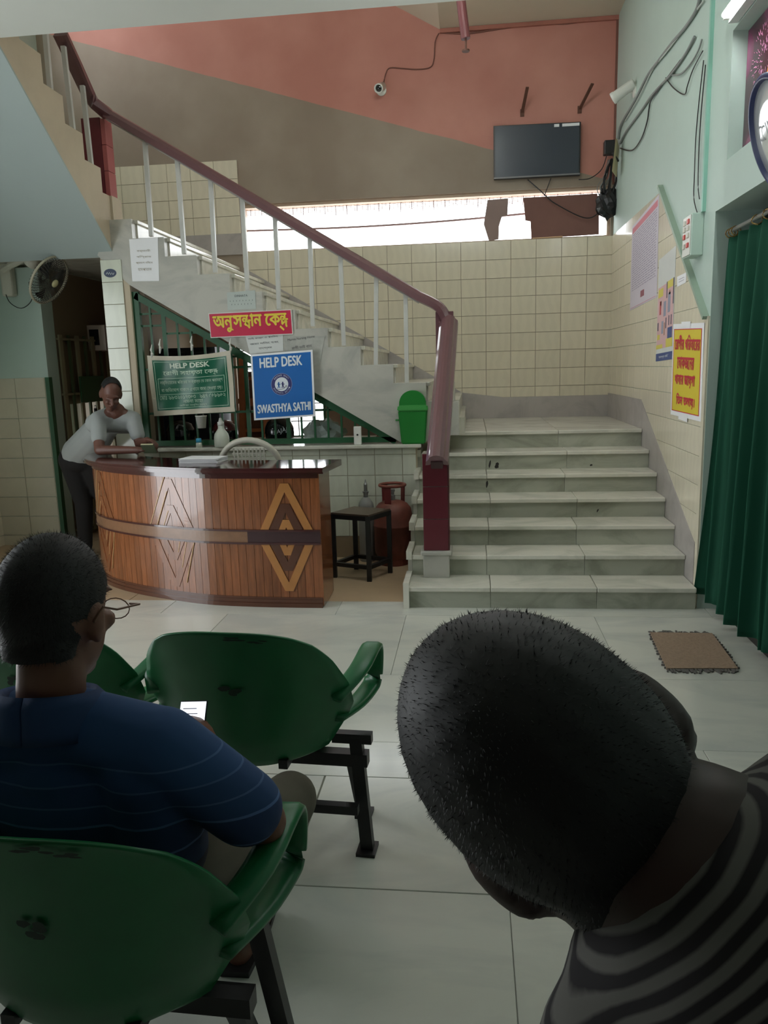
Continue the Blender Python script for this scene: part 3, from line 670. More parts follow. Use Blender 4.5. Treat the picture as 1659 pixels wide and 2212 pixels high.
# ================================================================== WALL OF THE STAIR: signs and papers
yel = mat('sign_yellow', (226, 204, 70), .5); mag = mat('sign_magenta', (196, 44, 76), .4, var=.06); redl = mat('sign_red', (200, 38, 64), .5)
def sign_plane(name, label, cat, P00, P10, P01, thick, m, border=None, bm_w=.012, group=None):
    """flat sign from lower-left P00, lower-right P10, upper-left P01; body thickness along -normal"""
    P00, P10, P01 = Vector(P00), Vector(P10), Vector(P01); U = P10 - P00; V = P01 - P00; N = U.cross(V).normalized()
    c = P00 + U / 2 + V / 2; t = thing(name, label, cat, c, group)
    quick('panel', border or m, t, lambda b: prism(b, [P00 - c, P10 - c, P10 + V - c, P01 - c], -N * thick))
    if border:
        u, v = U.normalized() * bm_w, V.normalized() * bm_w
        quick('print', m, t, lambda b: prism(b, [P00 - c + u + v + N * .0008, P10 - c - u + v + N * .0008, P10 + V - c - u - v + N * .0008, P01 - c + u - v + N * .0008], -N * .0006))
    t['_'] = 0; del t['_']
    return t, U, V, N
YS = YW - .012
def yp(x, y, Y=YS): return oy(x, y, Y)
# inquiry sign
sg, U, V, N = sign_plane('inquiry_sign', 'magenta signboard with yellow Bengali lettering on stair side', 'sign', yp(455, 730), yp(633, 722), yp(450, 677), .01, mag, white_pl, .006)
T = [('অনু', 0, 0, 1, 1), ('স', 0, 0, 1, 1), ('ন', 0, .17, .8, .72), ('ধ', -.42, -.1, .85, .72), ('ান', 0, 0, 1, 1), (' ', 0, 0, 1, 1), ('েক', 0, 0, 1, 1), ('ন', 0, .2, .8, .68), ('দ', -.5, -.12, .9, .72), ('্', -.45, -.05, 1, 1)]
lettering(sg, T, Vector((0, 0, 0)) + V * .04, U, V, U.length * .90, yel, height=V.length * .72, bold=.004, lift=.002)
# papers stuck to the stringer
def notice(label, px, m=paper, lines=(), name='paper_notice', ink_m=None, sheetpx=None):
    (a, b, c, d) = px  # ll, lr, ul, ur pixels
    P = [yp(*q, YW - .002) for q in (a, b, d, c)]; cen = sum(P, Vector()) / 4
    t = thing(name, label, 'notice', cen)
    quick('sheet', m, t, lambda bb: prism(bb, [p - cen for p in P], (0, -.0015, 0)))
    U = (P[1] - P[0]); V = (P[3] - P[0])
    for (txt, fy, fw, fh) in lines:
        lettering(t, txt, P[0] - cen + U * .5 + V * fy + Vector((0, -.0016, 0)), U, V, U.length * fw, ink_m or ink, height=V.length * fh, lift=.0008)
    return t
notice('white laminated notice with faded writing at stair top corner', [(286, 608), (344, 607), (279, 517), (341, 513)], paperw, [('কর্মচারী', .72, .5, .07), ('বিশ্রাম', .58, .55, .07), ('প্রবেশ নিষেধ', .44, .62, .07), ('হাসপাতাল', .28, .5, .07)], ink_m=inkfade)
notice('grey notice reading DINHATA above the magenta sign', [(492, 670), (553, 667), (490, 632), (551, 627)], mat('grey_paper', (184, 192, 186), .8, var=.05), [('DINHATA', .78, .45, .12), ('। । । । । । । ।', .5, .8, .06), ('। । । । । । ।', .3, .7, .06)])
notice('white paper with lines of Bengali print below magenta sign', [(540, 765), (612, 758), (527, 713), (611, 710)], paper, [('যেই রাগী ভতি হবেন তার', .84, .88, .10), ('আই কার্ড ও পরিচয়', .62, .9, .10), ('জমা দিতে হবে', .40, .86, .10), ('আদেশানুসারে', .18, .4, .10)])
notice('torn nursing home paper pasted beside the blue poster', [(618, 800), (690, 790), (614, 726), (702, 726)], mat('torn_paper', (186, 186, 178), .85, c2=(156, 156, 148), vscale=9), [('Marina Nursing Home', .86, .8, .09), ('রাগী ভাই বান', .62, .6, .1), ('েমরে', .40, .3, .09)])
# blue help desk poster
blue = mat('poster_blue', (46, 110, 184), .3, var=.08, vscale=3); lw_ = mat('poster_white', (226, 232, 236), .5); navy = mat('badge_navy', (52, 52, 110), .5)
bp, U, V, N = sign_plane('blue_poster', 'blue HELP DESK SWASTHYA SATHI poster with round badge', 'poster', yp(549, 908, 6.5), yp(681, 899, 6.5), yp(541, 766, 6.5), .004, blue, paperw, .016)
bold = .0028
lettering(bp, 'HELP DESK', V * .36 - U * .015, U, V, U.length * .68, lw_, height=V.length * .145, bold=bold, lift=.0024)
lettering(bp, 'SWASTHYA SATHI', V * -.335 + U * .0, U, V, U.length * .86, lw_, height=V.length * .125, bold=.0026, lift=.0024)
def disc(parent, name, c, U, V, r, m, lift, r0=0, n=40):
    U, V = U.normalized(), V.normalized(); N = U.cross(V); c = Vector(c)
    def f(b):
        o = [b.verts.new(c + N * lift + (U * math.cos(2 * PI * k / n) + V * math.sin(2 * PI * k / n)) * r) for k in range(n)]
        if r0:
            i_ = [b.verts.new(c + N * lift + (U * math.cos(2 * PI * k / n) + V * math.sin(2 * PI * k / n)) * r0) for k in range(n)]
            for k in range(n): b.faces.new((o[k], o[(k + 1) % n], i_[(k + 1) % n], i_[k]))
        else: b.faces.new(o)
    return quick(name, m, parent, f)
bc = V * .02 - U * .02; R = U.length * .165
disc(bp, 'badge_rim', bc, U, V, R * 1.04, mat('badge_pale', (150, 160, 200), .5), .0022)
disc(bp, 'badge_ring', bc, U, V, R, navy, .0027); disc(bp, 'badge_centre', bc, U, V, R * .66, lw_, .0032)
u_, v_ = U.normalized(), V.normalized()
def arc_text(parent, s, c, rad, a0, a1, h, m, flip=False):
    for i, ch in enumerate(s):
        if ch == ' ': continue
        a = a0 + (a1 - a0) * i / (len(s) - 1); d = u_ * math.cos(a) + v_ * math.sin(a); tdir = (u_ * math.sin(a) - v_ * math.cos(a)) * (-1 if flip else 1); up = d * (-1 if flip else 1)
        lettering(parent, ch, c + d * rad, tdir, up, h * .7, m, height=h, lift=.0034, name='badge_letter')
arc_text(bp, 'স্বাস্থ্য সাথী'.replace('্', ''), bc, R * .83, PI * .78, PI * .22, R * .16, lw_)
arc_text(bp, 'SWASTHYA SATHI', bc, R * .83, PI * 1.14, PI * 1.86, R * .14, lw_, True)
for sx, m_ in ((-.28, blue), (.12, navy)):
    cc = bc + u_ * R * sx
    disc(bp, 'badge_figure_head', cc + v_ * R * .16, U, V, R * .075, m_, .0036, n=14)
    quick('badge_figure', m_, bp, lambda b: [bar(b, cc + v_ * R * .1 - Vector((0, .0036, 0)), cc - v_ * R * .14 - Vector((0, .0036, 0)), R * .15, .0004, hint=Vector((0, 1, 0))), bar(b, cc - v_ * R * .1 - Vector((0, .0036, 0)), cc - v_ * R * .36 - u_ * R * .1 - Vector((0, .0036, 0)), R * .07, .0004, hint=Vector((0, 1, 0))), bar(b, cc - v_ * R * .1 - Vector((0, .0036, 0)), cc - v_ * R * .36 + u_ * R * .12 - Vector((0, .0036, 0)), R * .07, .0004, hint=Vector((0, 1, 0))), bar(b, cc + v_ * R * .05 - u_ * R * .16 - Vector((0, .0036, 0)), cc + v_ * R * .0 + u_ * R * .18 - Vector((0, .0036, 0)), R * .06, .0004, hint=Vector((0, 1, 0)))])
tubep = [bc + u_ * (R * x) + v_ * (R * y) - Vector((0, .0036, 0)) for x, y in ((-.5, -.42), (-.3, -.48), (0, -.47), (.25, -.38), (.4, -.27))]
quick('badge_stethoscope', ink, bp, lambda b: tube(b, smoothpath(tubep, 4), R * .018, 5))
disc(bp, 'badge_stethoscope_end', bc + u_ * R * .46 - v_ * R * .22, U, V, R * .09, ink, .0036, r0=R * .05, n=18)
# green flex banner hung on the grille
gb = thing('green_banner', 'wrinkled green HELP DESK flex banner tied to the grille', 'banner', yp(412, 830, 6.47))
gc = yp(412, 830, 6.47); gl, gr_ = yp(333, 899, 6.47), yp(508, 889, 6.47); ul, ur = yp(317, 768, 6.47), yp(498, 757, 6.47)
grn = mat('banner_green', (24, 96, 70), .35, var=.12, vscale=4); flexw = mat('banner_flex_border', (196, 188, 168), .5, var=.12, vscale=5)
def bil(u, v):
    p = (gl * (1 - u) + gr_ * u) * (1 - v) + (ul * (1 - u) + ur * u) * v
    sag = -.022 * math.sin(PI * u) * v * v * (1 if True else 0)
    wr = .006 * math.sin(9 * u + 4 * v) + .004 * math.sin(21 * u - 7 * v) + .008 * math.exp(-((u - .5) ** 2) * 30) * v
    return p + Vector((0, -wr, sag)) - gc
def sheet(b, u0, u1, v0, v1, off, n=28, mm=22):
    g = [[b.verts.new(bil(u0 + (u1 - u0) * i / n, v0 + (v1 - v0) * j / mm) + Vector((0, -off, 0))) for i in range(n + 1)] for j in range(mm + 1)]
    for j in range(mm):
        for i in range(n): b.faces.new((g[j][i], g[j][i + 1], g[j + 1][i + 1], g[j + 1][i]))
o = quick('sheet', flexw, gb, lambda b: sheet(b, 0, 1, 0, 1, 0), True)
o = quick('print', grn, gb, lambda b: sheet(b, .055, .945, .085, .925, .0012), True)
lcol = mat('banner_lettering', (176, 200, 176), .5)
def strokes(b, pts, w, off):
    for (a0, a1) in zip(pts[:-1], pts[1:]):
        q = []
        d = Vector((a1[0] - a0[0], a1[1] - a0[1])); L2 = d.length; nrm = Vector((-d.y, d.x)) / L2 * w
        for s, t in ((0, -1), (1, -1), (1, 1), (0, 1)):
            q.append(b.verts.new(bil(a0[0] + d.x * s + nrm.x * t, a0[1] + d.y * s + nrm.y * t * 1.35) + Vector((0, -off, 0))))
        b.faces.new(q)
def densify(p, n=8):
    out = []
    for (a0, a1) in zip(p[:-1], p[1:]): out += [(a0[0] + (a1[0] - a0[0]) * k / n, a0[1] + (a1[1] - a0[1]) * k / n) for k in range(n)]
    return out + [p[-1]]
for x0, x1, y0, y1 in ((.075, .925, .115, .895), (.10, .90, .345, .615)):
    quick('border_line', lcol, gb, lambda b: strokes(b, densify([(x0, y0), (x1, y0), (x1, y1), (x0, y1), (x0, y0)], 14), .0028, .002))
def banner_text(tok, cx, cy, w, h, m=lcol, bold=0.0):
    if isinstance(tok, str): tok = [(tok, 0, 0, 1, 1)]
    vs, fs, pen = [], [], 0.0
    for s, dx, dy, sx, sy in tok:
        if s.strip() == '': pen += .28; continue
        a, f = text_tris(s); b0 = len(vs)
        vs += [(pen + (p[0] + dx) * sx, p[1] * sy + dy) for p in a]; fs += [tuple(k + b0 for k in t) for t in f]
        mx = max(p[0] for p in a); pen += (mx * sx if dx == 0 else max(0, (mx + dx) * sx))
    x0, x1 = min(p[0] for p in vs), max(p[0] for p in vs); y0, y1 = min(p[1] for p in vs), max(p[1] for p in vs)
    b = BM()
    for k, (ox_, oy_) in enumerate([(0, 0)] if not bold else [(-bold, 0), (bold, 0), (0, bold), (0, -bold)]):
        vv = [b.verts.new(bil(cx + ox_ + ((p[0] - x0) / (x1 - x0) - .5) * w, cy + oy_ + ((p[1] - y0) / (y1 - y0) - .5) * h) + Vector((0, -.0026 - k * .0001, 0))) for p in vs]
        for t in fs:
            try: b.faces.new([vv[i] for i in t])
            except ValueError: pass
    finish('lettering', b, m, gb)
kendra = [('েক', 0, 0, 1, 1), ('ন', 0, .2, .8, .68), ('দ', -.5, -.12, .9, .72), ('্', -.45, -.05, 1, 1)]
banner_text('HELP DESK', .5, .83, .47, .085, mat('banner_title', (204, 214, 196), .5), bold=.004)
banner_text([('েরাগী সহায়তা', 0, 0, 1, 1), (' ', 0, 0, 1, 1)] + kendra, .5, .70, .66, .12, bold=.002)
banner_text('নার্িসংেহােমর পিরেষবা সংক্রান্ত েয েকান পরামর্শ', .5, .545, .76, .085)
banner_text('বা অিভেযাগ থাকেল এখােন জমা েদওয়া হয়।', .5, .42, .74, .085)
banner_text('েমাঃ ৯৮৩২০১৭৩৬৩ / ৯৪৭ ৫৬৮৯৬২', .5, .295, .80, .07)
banner_text('(নমনা মাহা)', .5, .215, .24, .06)
banner_text('েমিডকা নার্িসং েহাম্স', .5, .15, .34, .045)
for q in ((345, 758), (413, 752), (327, 770), (497, 757)):
    quick('tie', white_pl, gb, lambda b: tube(b, [yp(*q, 6.48) - gc + Vector(v) for v in ((0, 0, -.02), (.012, -.012, .02), (-.004, .01, .05), (.004, .02, .10))], [.006, .013, .009, .003], 6))
# ================================================================== GRILLE UNDER THE STAIR
gl_ = thing('stair_grille', 'green iron bar grille filling the triangle under stairs', 'grille', (-2.84, YW + .05, .985))
G0 = Vector((-2.84, YW + .05, .985)); TL, TIP, BL = Vector((-2.845, YW + .05, 2.315)), Vector((-.64, YW + .05, 1.0)), Vector((-2.845, YW + .05, 1.0))
hy = Vector((0, 1, 0))
for a, b, w in ((BL, TL, .06), (TL + Vector((0, 0, -.03)), TIP, .055), (BL + Vector((0, 0, .02)), TIP + Vector((0, 0, .02)), .045)):
    quick('frame_bar', green_p, gl_, lambda q: bar(q, a - G0, b - G0, w, .04, hint=hy))
def topz(x): return TL.z + (TIP.z - TL.z) * (x - TL.x) / (TIP.x - TL.x)
nb = 19
for k in range(1, nb):
    x = BL.x + (TIP.x - BL.x) * k / nb
    if topz(x) < 1.06: continue
    quick('bar', green_p, gl_, lambda q: bar(q, Vector((x, YW + .05, 1.0)) - G0, Vector((x, YW + .05, topz(x) - .03)) - G0, .034 if k in (2, 8, 11) else .016, .02, hint=hy))
for z in (1.28, 1.66):
    x1 = TL.x + (z - TL.z) * (TIP.x - TL.x) / (TIP.z - TL.z)
    quick('cross_bar', green_p, gl_, lambda q: bar(q, Vector((BL.x, YW + .06, z)) - G0, Vector((x1, YW + .06, z)) - G0, .02, .014, hint=hy))
for x0, x1, z in ((-2.84, -2.6, 2.13), (-2.84, -2.6, 2.03), (-2.6, -2.33, 1.96), (-2.25, -1.9, 1.75)):
    quick('cross_bar', green_p, gl_, lambda q: bar(q, Vector((x0, YW + .06, z)) - G0, Vector((x1, YW + .06, z)) - G0, .016, .014, hint=hy))
# ================================================================== THINGS BEHIND THE GRILLE AND ON THE LEDGE
def helmet(label, p, r, m, rz=0, txt=None):
    t = thing('helmet', label, 'helmet', (p.x, p.y, p.z), 'helmets behind the grille', rz)
    prof = [(r * .80, 0), (r * .93, r * .18), (r * 1.0, r * .55), (r * .97, r * .95), (r * .82, r * 1.3), (r * .55, r * 1.55), (r * .2, r * 1.66), (0.001, r * 1.67)]
    quick('shell', m, t, lambda b: lathe(b, prof, n=28), True)
    quick('visor', mat('visor_smoke', (20, 20, 24), .06, coat=.6), t, lambda b: [tube(b, [(math.sin(a) * r * 1.01, -math.cos(a) * r * 1.01, r * .62) for a in [x * .12 for x in range(-9, 10)]], 1, prof=[(-.008, -r * .3), (.008, -r * .3), (.008, r * .3), (-.008, r * .3)])])
    quick('rim', blackp, t, lambda b: tube(b, [(math.cos(a) * r * .86, math.sin(a) * r * .86, r * .06) for a in [k * PI / 12 for k in range(24)]], r * .09, 6, closed=True))
    if txt: lettering(t, txt, (0, -r * 1.03, r * .75), (1, 0, .25), (0, 0, 1), r * .9, lw_, lift=.01)
    return t
def gp(x, y, Y): return oy(x, y, Y)
gloss_b = mat('gloss_black', (16, 16, 18), .12, coat=.8); gloss_m = mat('gloss_maroon', (84, 24, 30), .15, coat=.8)
shelf = thing('storage_shelf', 'plain shelf board behind the under-stair grille', 'shelf', (-1.9, 7.0, 0))
quick('board', beige_pl, shelf, lambda b: box(b, (-.95, -.28, .955), (1.0, .42, .985)))
for x in (-.9, .4, .95): quick('leg', beige_pl, shelf, lambda b: [box(b, (x - .03, -.24, 0), (x + .03, -.18, .955)), box(b, (x - .03, .3, 0), (x + .03, .36, .955))])
for (px_1, lab, m_, r_, tx) in ((394, 'black glossy helmet behind grille below green banner', gloss_b, .135, None), (487, 'maroon glossy helmet behind grille beside the white can', gloss_m, .125, None), (605, 'black helmet with white letters behind grille under blue poster', gloss_b, .135, 'BAJAJ')):
    q = gp(px_1, 960, 6.95); helmet(lab, Vector((q.x, 6.95, .985)), r_, m_, .3, tx)
# wooden ladder
ld = thing('wooden_ladder', 'orange wooden ladder leaning behind the under-stair grille', 'ladder', (gp(540, 950, 7.6).x, 7.6, 0))
lwd = mat('orange_timber', (206, 124, 76), .6, var=.2, vscale=8)
for x in (-.12, .12): quick('rail', lwd, ld, lambda b: bar(b, (x, 0, 0), (x, .3, 1.75), .06, .05, hint=hy))
for k in range(6): quick('rung', lwd, ld, lambda b: bar(b, (-.12, .05 + .045 * k, .25 + k * .26), (.12, .05 + .045 * k, .25 + k * .26), .035))
cpb = thing('storage_cupboard', 'dark navy steel cupboard in the shade behind the grille', 'cupboard', (-2.70, 7.5, 0))
nvm = mat('dark_navy_steel', (34, 38, 48), .45, var=.15)
quick('body', nvm, cpb, lambda b: box(b, (-.28, -.17, 0), (.28, .2, 1.86)))
for sx in (-1, 1):
    d_ = quick('door', nvm, cpb, lambda b: box(b, (.005 if sx > 0 else -.275, -.19, .05), (.275 if sx > 0 else -.005, -.17, 1.82), .004))
    quick('handle', chrome, d_, lambda b: tube(b, [(sx * .03, -.195, .9), (sx * .03, -.22, .92), (sx * .03, -.22, 1.0), (sx * .03, -.195, 1.02)], .006, 6))
pbd = thing('plywood_board', 'brown plywood board leaning behind the grille beside the cupboard', 'board', (-2.17, 7.75, 0))
quick('board', mat('brown_plywood', (128, 88, 66), .7, var=.2, vscale=4, stretch=(4, 4, .5)), pbd, lambda b: prism(b, [(-.2, 0, 0), (.2, 0, 0), (.2, .12, 1.62), (-.2, .12, 1.62)], (0, .018, 0)))
for z in (.25, 1.3): quick('batten', lwd, pbd, lambda b: box(b, (-.2, -.028 + z * .074, z), (.2, -.002 + z * .074, z + .05)))
# bundled plastic
rb = thing('plastic_bundle', 'crumpled clear plastic bags behind the grille by the bin', 'bag', Vector((gp(700, 958, 6.9).x, 6.9, .985)))
def crump(b):
    r = bmesh.ops.create_icosphere(b, subdivisions=3, radius=1)
    for v in r['verts']: v.co = Vector((v.co.x * .2, v.co.y * .1, max(0, v.co.z * .13 + .07) )) * random.uniform(.8, 1.12); v.co.z = max(v.co.z, 0)
quick('bag', mat('clear_plastic', (186, 200, 192), .3, var=.3, vscale=12), rb, crump)
# bin
bq = oz(895, 964, .985); bn = thing('dustbin', 'green plastic dustbin with domed swing lid on the ledge', 'bin', (oy(894, 960, 6.56).x, 6.565, .985))
bin_g = mat('bin_green', (38, 128, 52), .35, var=.08, vscale=4); bin_l = mat('bin_lid_green', (72, 156, 78), .35)
def tap(b, w0, d0, z0, w1, d1, z1):
    v = [b.verts.new(p) for p in ((-w0, -d0, z0), (w0, -d0, z0), (w0, d0, z0), (-w0, d0, z0), (-w1, -d1, z1), (w1, -d1, z1), (w1, d1, z1), (-w1, d1, z1))]
    fs = [b.faces.new([v[i] for i in q]) for q in ((0, 3, 2, 1), (4, 5, 6, 7), (0, 1, 5, 4), (1, 2, 6, 5), (2, 3, 7, 6), (3, 0, 4, 7))]
    es = list({e for f in fs for e in f.edges}); bmesh.ops.bevel(b, geom=es, offset=.01, segments=2, affect='EDGES')
quick('body', bin_g, bn, lambda b: tap(b, .10, .065, 0, .122, .08, .28)); quick('rim', bin_l, bn, lambda b: tap(b, .13, .085, .275, .122, .08, .325))
quick('dome_lid', bin_g, bn, lambda b: prism(b, [(math.cos(a) * .112, -.07, .32 + math.sin(a) ** .8 * .125) for a in [PI * k / 16 for k in range(17)]], (0, .14, 0)))
quick('handle', bin_g, bn, lambda b: tube(b, [(-.12, -.02, .2), (-.145, -.02, .2), (-.145, .02, .2), (-.12, .02, .2)], .007, 6))
# white can, cup, blue capped bottle, remote
cn = thing('white_jerrycan', 'white plastic bottle with sloping shoulders on the ledge', 'bottle', (oy(480, 965, 6.53).x, 6.53, .985))
canw = mat('milky_plastic', (206, 210, 196), .4, var=.05)
quick('body', canw, cn, lambda b: lathe(b, [(.062, 0), (.065, .01), (.065, .085), (.058, .115), (.032, .15), (.026, .165), (.026, .185)], n=20), True)
quick('cap', white_pl, cn, lambda b: lathe(b, [(.028, .185), (.028, .215), (.02, .218), (.01, .25), (.004, .252)], n=16), True)
cu = thing('paper_cup', 'white disposable cup hanging in the grille bars', 'cup', oy(435, 912, 6.50) - Vector((0, 0, .05)))
quick('cup', white_pl, cu, lambda b: lathe(b, [(.035, 0), (.047, .1), (.05, .1), (.05, .106), (.044, .106), (.033, .008)], n=20), True)
quick('hook', chrome, cu, lambda b: tube(b, [(0, .04, .1), (0, .06, .12), (0, .08, .1)], .004, 6))
bl = thing('blue_cap_bottle', 'tiny bottle with bright blue cap on the ledge', 'bottle', (oy(430, 963, 6.52).x, 6.52, .985))
quick('body', canw, bl, lambda b: lathe(b, [(.026, 0), (.026, .035), (.02, .045)], n=16), True); quick('cap', mat('cap_blue', (70, 170, 210), .4), bl, lambda b: lathe(b, [(.024, .045), (.024, .075), (.018, .08)], n=16), True)
ps_ = thing('emergency_lamp', 'slim white plastic emergency lamp standing against the grille', 'lamp', (oy(773, 950, 6.53).x, 6.53, .985))
quick('case', white_pl, ps_, lambda b: box(b, (-.032, -.014, 0), (.032, .014, .155), .006)); quick('switch', blackp, ps_, lambda b: lathe(b, [(.008, 0), (.008, .004), (.002, .005)], (0, -.014, .085), 12, axis=(0, -1, 0)))
# ================================================================== STOOL TABLE, CYLINDERS, PLASTIC CHAIR
st = thing('side_table', 'small square black metal table with thin brown top', 'table', (0, 0, 0))
F = [oz(722, 1247, 0), oz(799, 1256, 0), oz(845, 1237, 0)]; F.append(F[0] + F[2] - F[1])
cenT = sum(F, Vector()) / 4; st.location = (cenT.x, cenT.y, 0)
F = [(f - cenT) * .97 for f in F]; hT = oy(715, 1107, cenT.y + F[0].y).z
for f in F: quick('leg', blackm, st, lambda b: bar(b, (f.x, f.y, 0), (f.x, f.y, hT - .012), .036, hint=hy))
for i in range(4):
    a, b_ = F[i], F[(i + 1) % 4]
    quick('stretcher', blackm, st, lambda b: bar(b, (a.x, a.y, .11), (b_.x, b_.y, .11), .03)); quick('apron', blackm, st, lambda b: bar(b, (a.x, a.y, hT - .03), (b_.x, b_.y, hT - .03), .034))
quick('top', mat('brown_laminate', (92, 74, 62), .3, var=.15), st, lambda b: prism(b, [(f.x * 1.06, f.y * 1.06, hT - .012) for f in F], (0, 0, .012)))
cyp = oy(850, 1150, 6.34); gc_ = thing('gas_cylinder', 'rusty red gas cylinder standing behind the black table', 'cylinder', (cyp.x, 6.34, 0))
gas = mat('rusty_red_paint', (140, 74, 60), .6, c2=(98, 58, 48), vscale=5)
quick('body', gas, gc_, lambda b: lathe(b, [(.12, .04), (.135, .06), (.155, .10), (.16, .14), (.16, .32), (.163, .325), (.163, .335), (.16, .34), (.16, .42), (.15, .47), (.12, .51), (.08, .53), (.03, .54)], n=32), True)
quick('foot_ring', gas, gc_, lambda b: lathe(b, [(.125, 0), (.13, 0), (.13, .06), (.122, .06)], n=28))
for a in (.6, 2.4, 4.4):
    quick('collar_stay', mat('dark_red_paint', (116, 46, 44), .5), gc_, lambda b: tube(b, [(math.cos(a) * .095, math.sin(a) * .095, .50), (math.cos(a) * .10, math.sin(a) * .10, .66)], 1, prof=[(-.028, -.004), (.028, -.004), (.028, .004), (-.028, .004)], hint=Vector((math.cos(a), math.sin(a), 0))))
quick('collar_ring', gas, gc_, lambda b: tube(b, [(math.cos(k * PI / 14) * .105, math.sin(k * PI / 14) * .105, .665) for k in range(28)], .013, 8, closed=True), True)
quick('valve', chrome, gc_, lambda b: [lathe(b, [(.022, .54), (.022, .58), (.014, .585), (.014, .61), (.02, .61), (.02, .63)], n=14)])
oq = oz(792, 1215, 0); oc = thing('oxygen_cylinder', 'small grey steel cylinder with valve behind the table', 'cylinder', (oy(791, 1100, 6.43).x, 6.43, 0))
quick('body', mat('grey_cylinder', (150, 150, 146), .4, var=.15), oc, lambda b: lathe(b, [(.062, 0), (.066, .01), (.066, .47), (.06, .5), (.03, .54), (.022, .55)], n=24), True)
quick('valve', chrome, oc, lambda b: lathe(b, [(.02, .55), (.02, .585), (.026, .586), (.026, .60), (.016, .60), (.016, .66), (.008, .675), (.004, .70)], n=12))
# plastic chair behind desk
pc = thing('plastic_chair', 'old white plastic armchair with woven back behind desk', 'chair', (oy(555, 975, 6.05).x, 6.1, 0))
pcm = mat('aged_white_plastic', (198, 194, 180), .45, var=.1)
quick('seat', pcm, pc, lambda b: box(b, (-.22, -.2, .41), (.22, .22, .44), .012))
for x in (-.21, .21):
    for y in (-.2, .22): quick('leg', pcm, pc, lambda b: bar(b, (x * 1.1, y * 1.1, 0), (x, y, .42), .045, .03, hint=hy))
arc = [(math.cos(a) * .235, -.24 - .06 * math.sin(a), (.90 + math.sin(a) * .205)) for a in [PI * k / 20 for k in range(21)]]
arc = [(.225, -.22, .44)] + arc + [(-.225, -.22, .44)]
quick('back_frame', pcm, pc, lambda b: tube(b, arc, .024, 8), True)
for k in range(9):
    x = -.12 + k * .03
    quick('back_slat', pcm, pc, lambda b: bar(b, (x * .8, -.25, .5), (x, -.275, 1.04), .012, .006, hint=hy))
for k in range(8): quick('back_weave', pcm, pc, lambda b: bar(b, (-.12 - k * .002, -.272, .72 + k * .04), (.12 + k * .002, -.272, .72 + k * .04), .012, .006, hint=hy))
for x in (-.25, .25): quick('armrest', pcm, pc, lambda b: tube(b, smoothpath([(x * .9, -.24, .66), (x, -.05, .66), (x, .16, .64), (x * .9, .2, .44)], 5), .02, 8), True)
# ================================================================== BACK WALL THINGS
tvc = [oy(*q, YB - .07) for q in ((1067, 387), (1253, 378), (1255, 263), (1066, 272))]; tc0 = sum(tvc, Vector()) / 4
tv = thing('television', 'switched-off flat television on the salmon wall above window', 'television', tc0)
quick('case', blackp, tv, lambda b: prism(b, [p - tc0 for p in tvc], (0, .05, 0)))
quick('screen', mat('tv_screen', (58, 65, 75), .25), tv, lambda b: prism(b, [(p - tc0) * .965 + Vector((0, -.003, 0)) for p in tvc], (0, .002, 0)))
quick('bezel_strip', mat('tv_silver', (120, 120, 122), .3), tv, lambda b: box(b, (tvc[0].x - tc0.x, -.006, tvc[0].z - tc0.z), (tvc[1].x - tc0.x, .0, tvc[0].z - tc0.z + .014)))
quick('sticker', paperw, tv, lambda b: [box(b, (.25, -.004, tvc[2].z - tc0.z - .035), (.42, -.001, tvc[2].z - tc0.z - .008)), box(b, (.17, -.004, tvc[2].z - tc0.z - .035), (.22, -.001, tvc[2].z - tc0.z - .008))])
quick('wall_mount', blackm, tv, lambda b: box(b, (-.15, .05, -.1), (.15, .07, .1)))
for (a, b_, lab) in (((1128, 243), (1136, 195), 'rusty iron bracket arm on salmon wall, left of pair'), ((1252, 236), (1273, 188), 'dark iron bracket arm on salmon wall, right of pair')):
    p, q = oy(*a, YB), oy(*b_, YB); t = thing('wall_bracket', lab, 'bracket', p, 'old bracket arms')
    quick('arm', rust, t, lambda b: bar(b, (0, -.01, 0), (q.x - p.x, -.22, (q.z - p.z) * .8), .03, .012)); quick('plate', rust, t, lambda b: box(b, (-.02, -.008, -.04), (.02, 0, .03)))
def cctv(name, label, base, wn, aim, s=1.0):
    base, wn, aim = Vector(base), Vector(wn).normalized(), Vector(aim).normalized()
    t = thing(name, label, 'camera', base, 'security cameras')
    quick('base', white_pl, t, lambda b: lathe(b, [(.045 * s, 0), (.045 * s, .012), (.02 * s, .02)], (0, 0, 0), 20, axis=wn))
    h = wn * .085 * s; quick('arm', white_pl, t, lambda b: tube(b, [wn * .015, h], .012 * s, 8))
    quick('body', white_pl, t, lambda b: lathe(b, [(.026 * s, -.09 * s), (.034 * s, -.085 * s), (.036 * s, .05 * s), (.04 * s, .055 * s), (.04 * s, .075 * s), (.03 * s, .075 * s), (.029 * s, .06 * s)], h, 20, axis=aim), True)
    quick('lens', gloss_b, t, lambda b: lathe(b, [(.029 * s, .06 * s), (.024 * s, .066 * s), (.001, .068 * s)], h, 16, axis=aim), True)
    return t
cctv('security_camera', 'small white bullet security camera on the salmon wall', oy(824, 196, YB), (0, -1, 0), (-.12, -.8, -.35), 1.15)
cctv('security_camera', 'white bullet security camera on mint wall near corner', ox(1372, 196, XR), (-1, 0, 0), (-.5, .25, -.28), 1.3)
def cable(label, pts, r=.005, m=None, n=6, name='cable', group='loose cables'):
    p = smoothpath(pts, n); b = BM(); c = Vector(p[0]); tube(b, [q - c for q in p], r, 6); o = finish(name, b, m or blackp, None, True); o.location = c
    return tag(o, label, 'cable', group)
cab_br = mat('painted_cable', (120, 76, 64), .6)
cable('painted cable curling down salmon wall to security camera', [oy(x, y, YB - .006) for x, y in ((948, 72), (940, 90), (937, 130), (928, 146), (900, 150), (870, 148), (842, 147), (833, 160), (828, 182))], .006, cab_br)
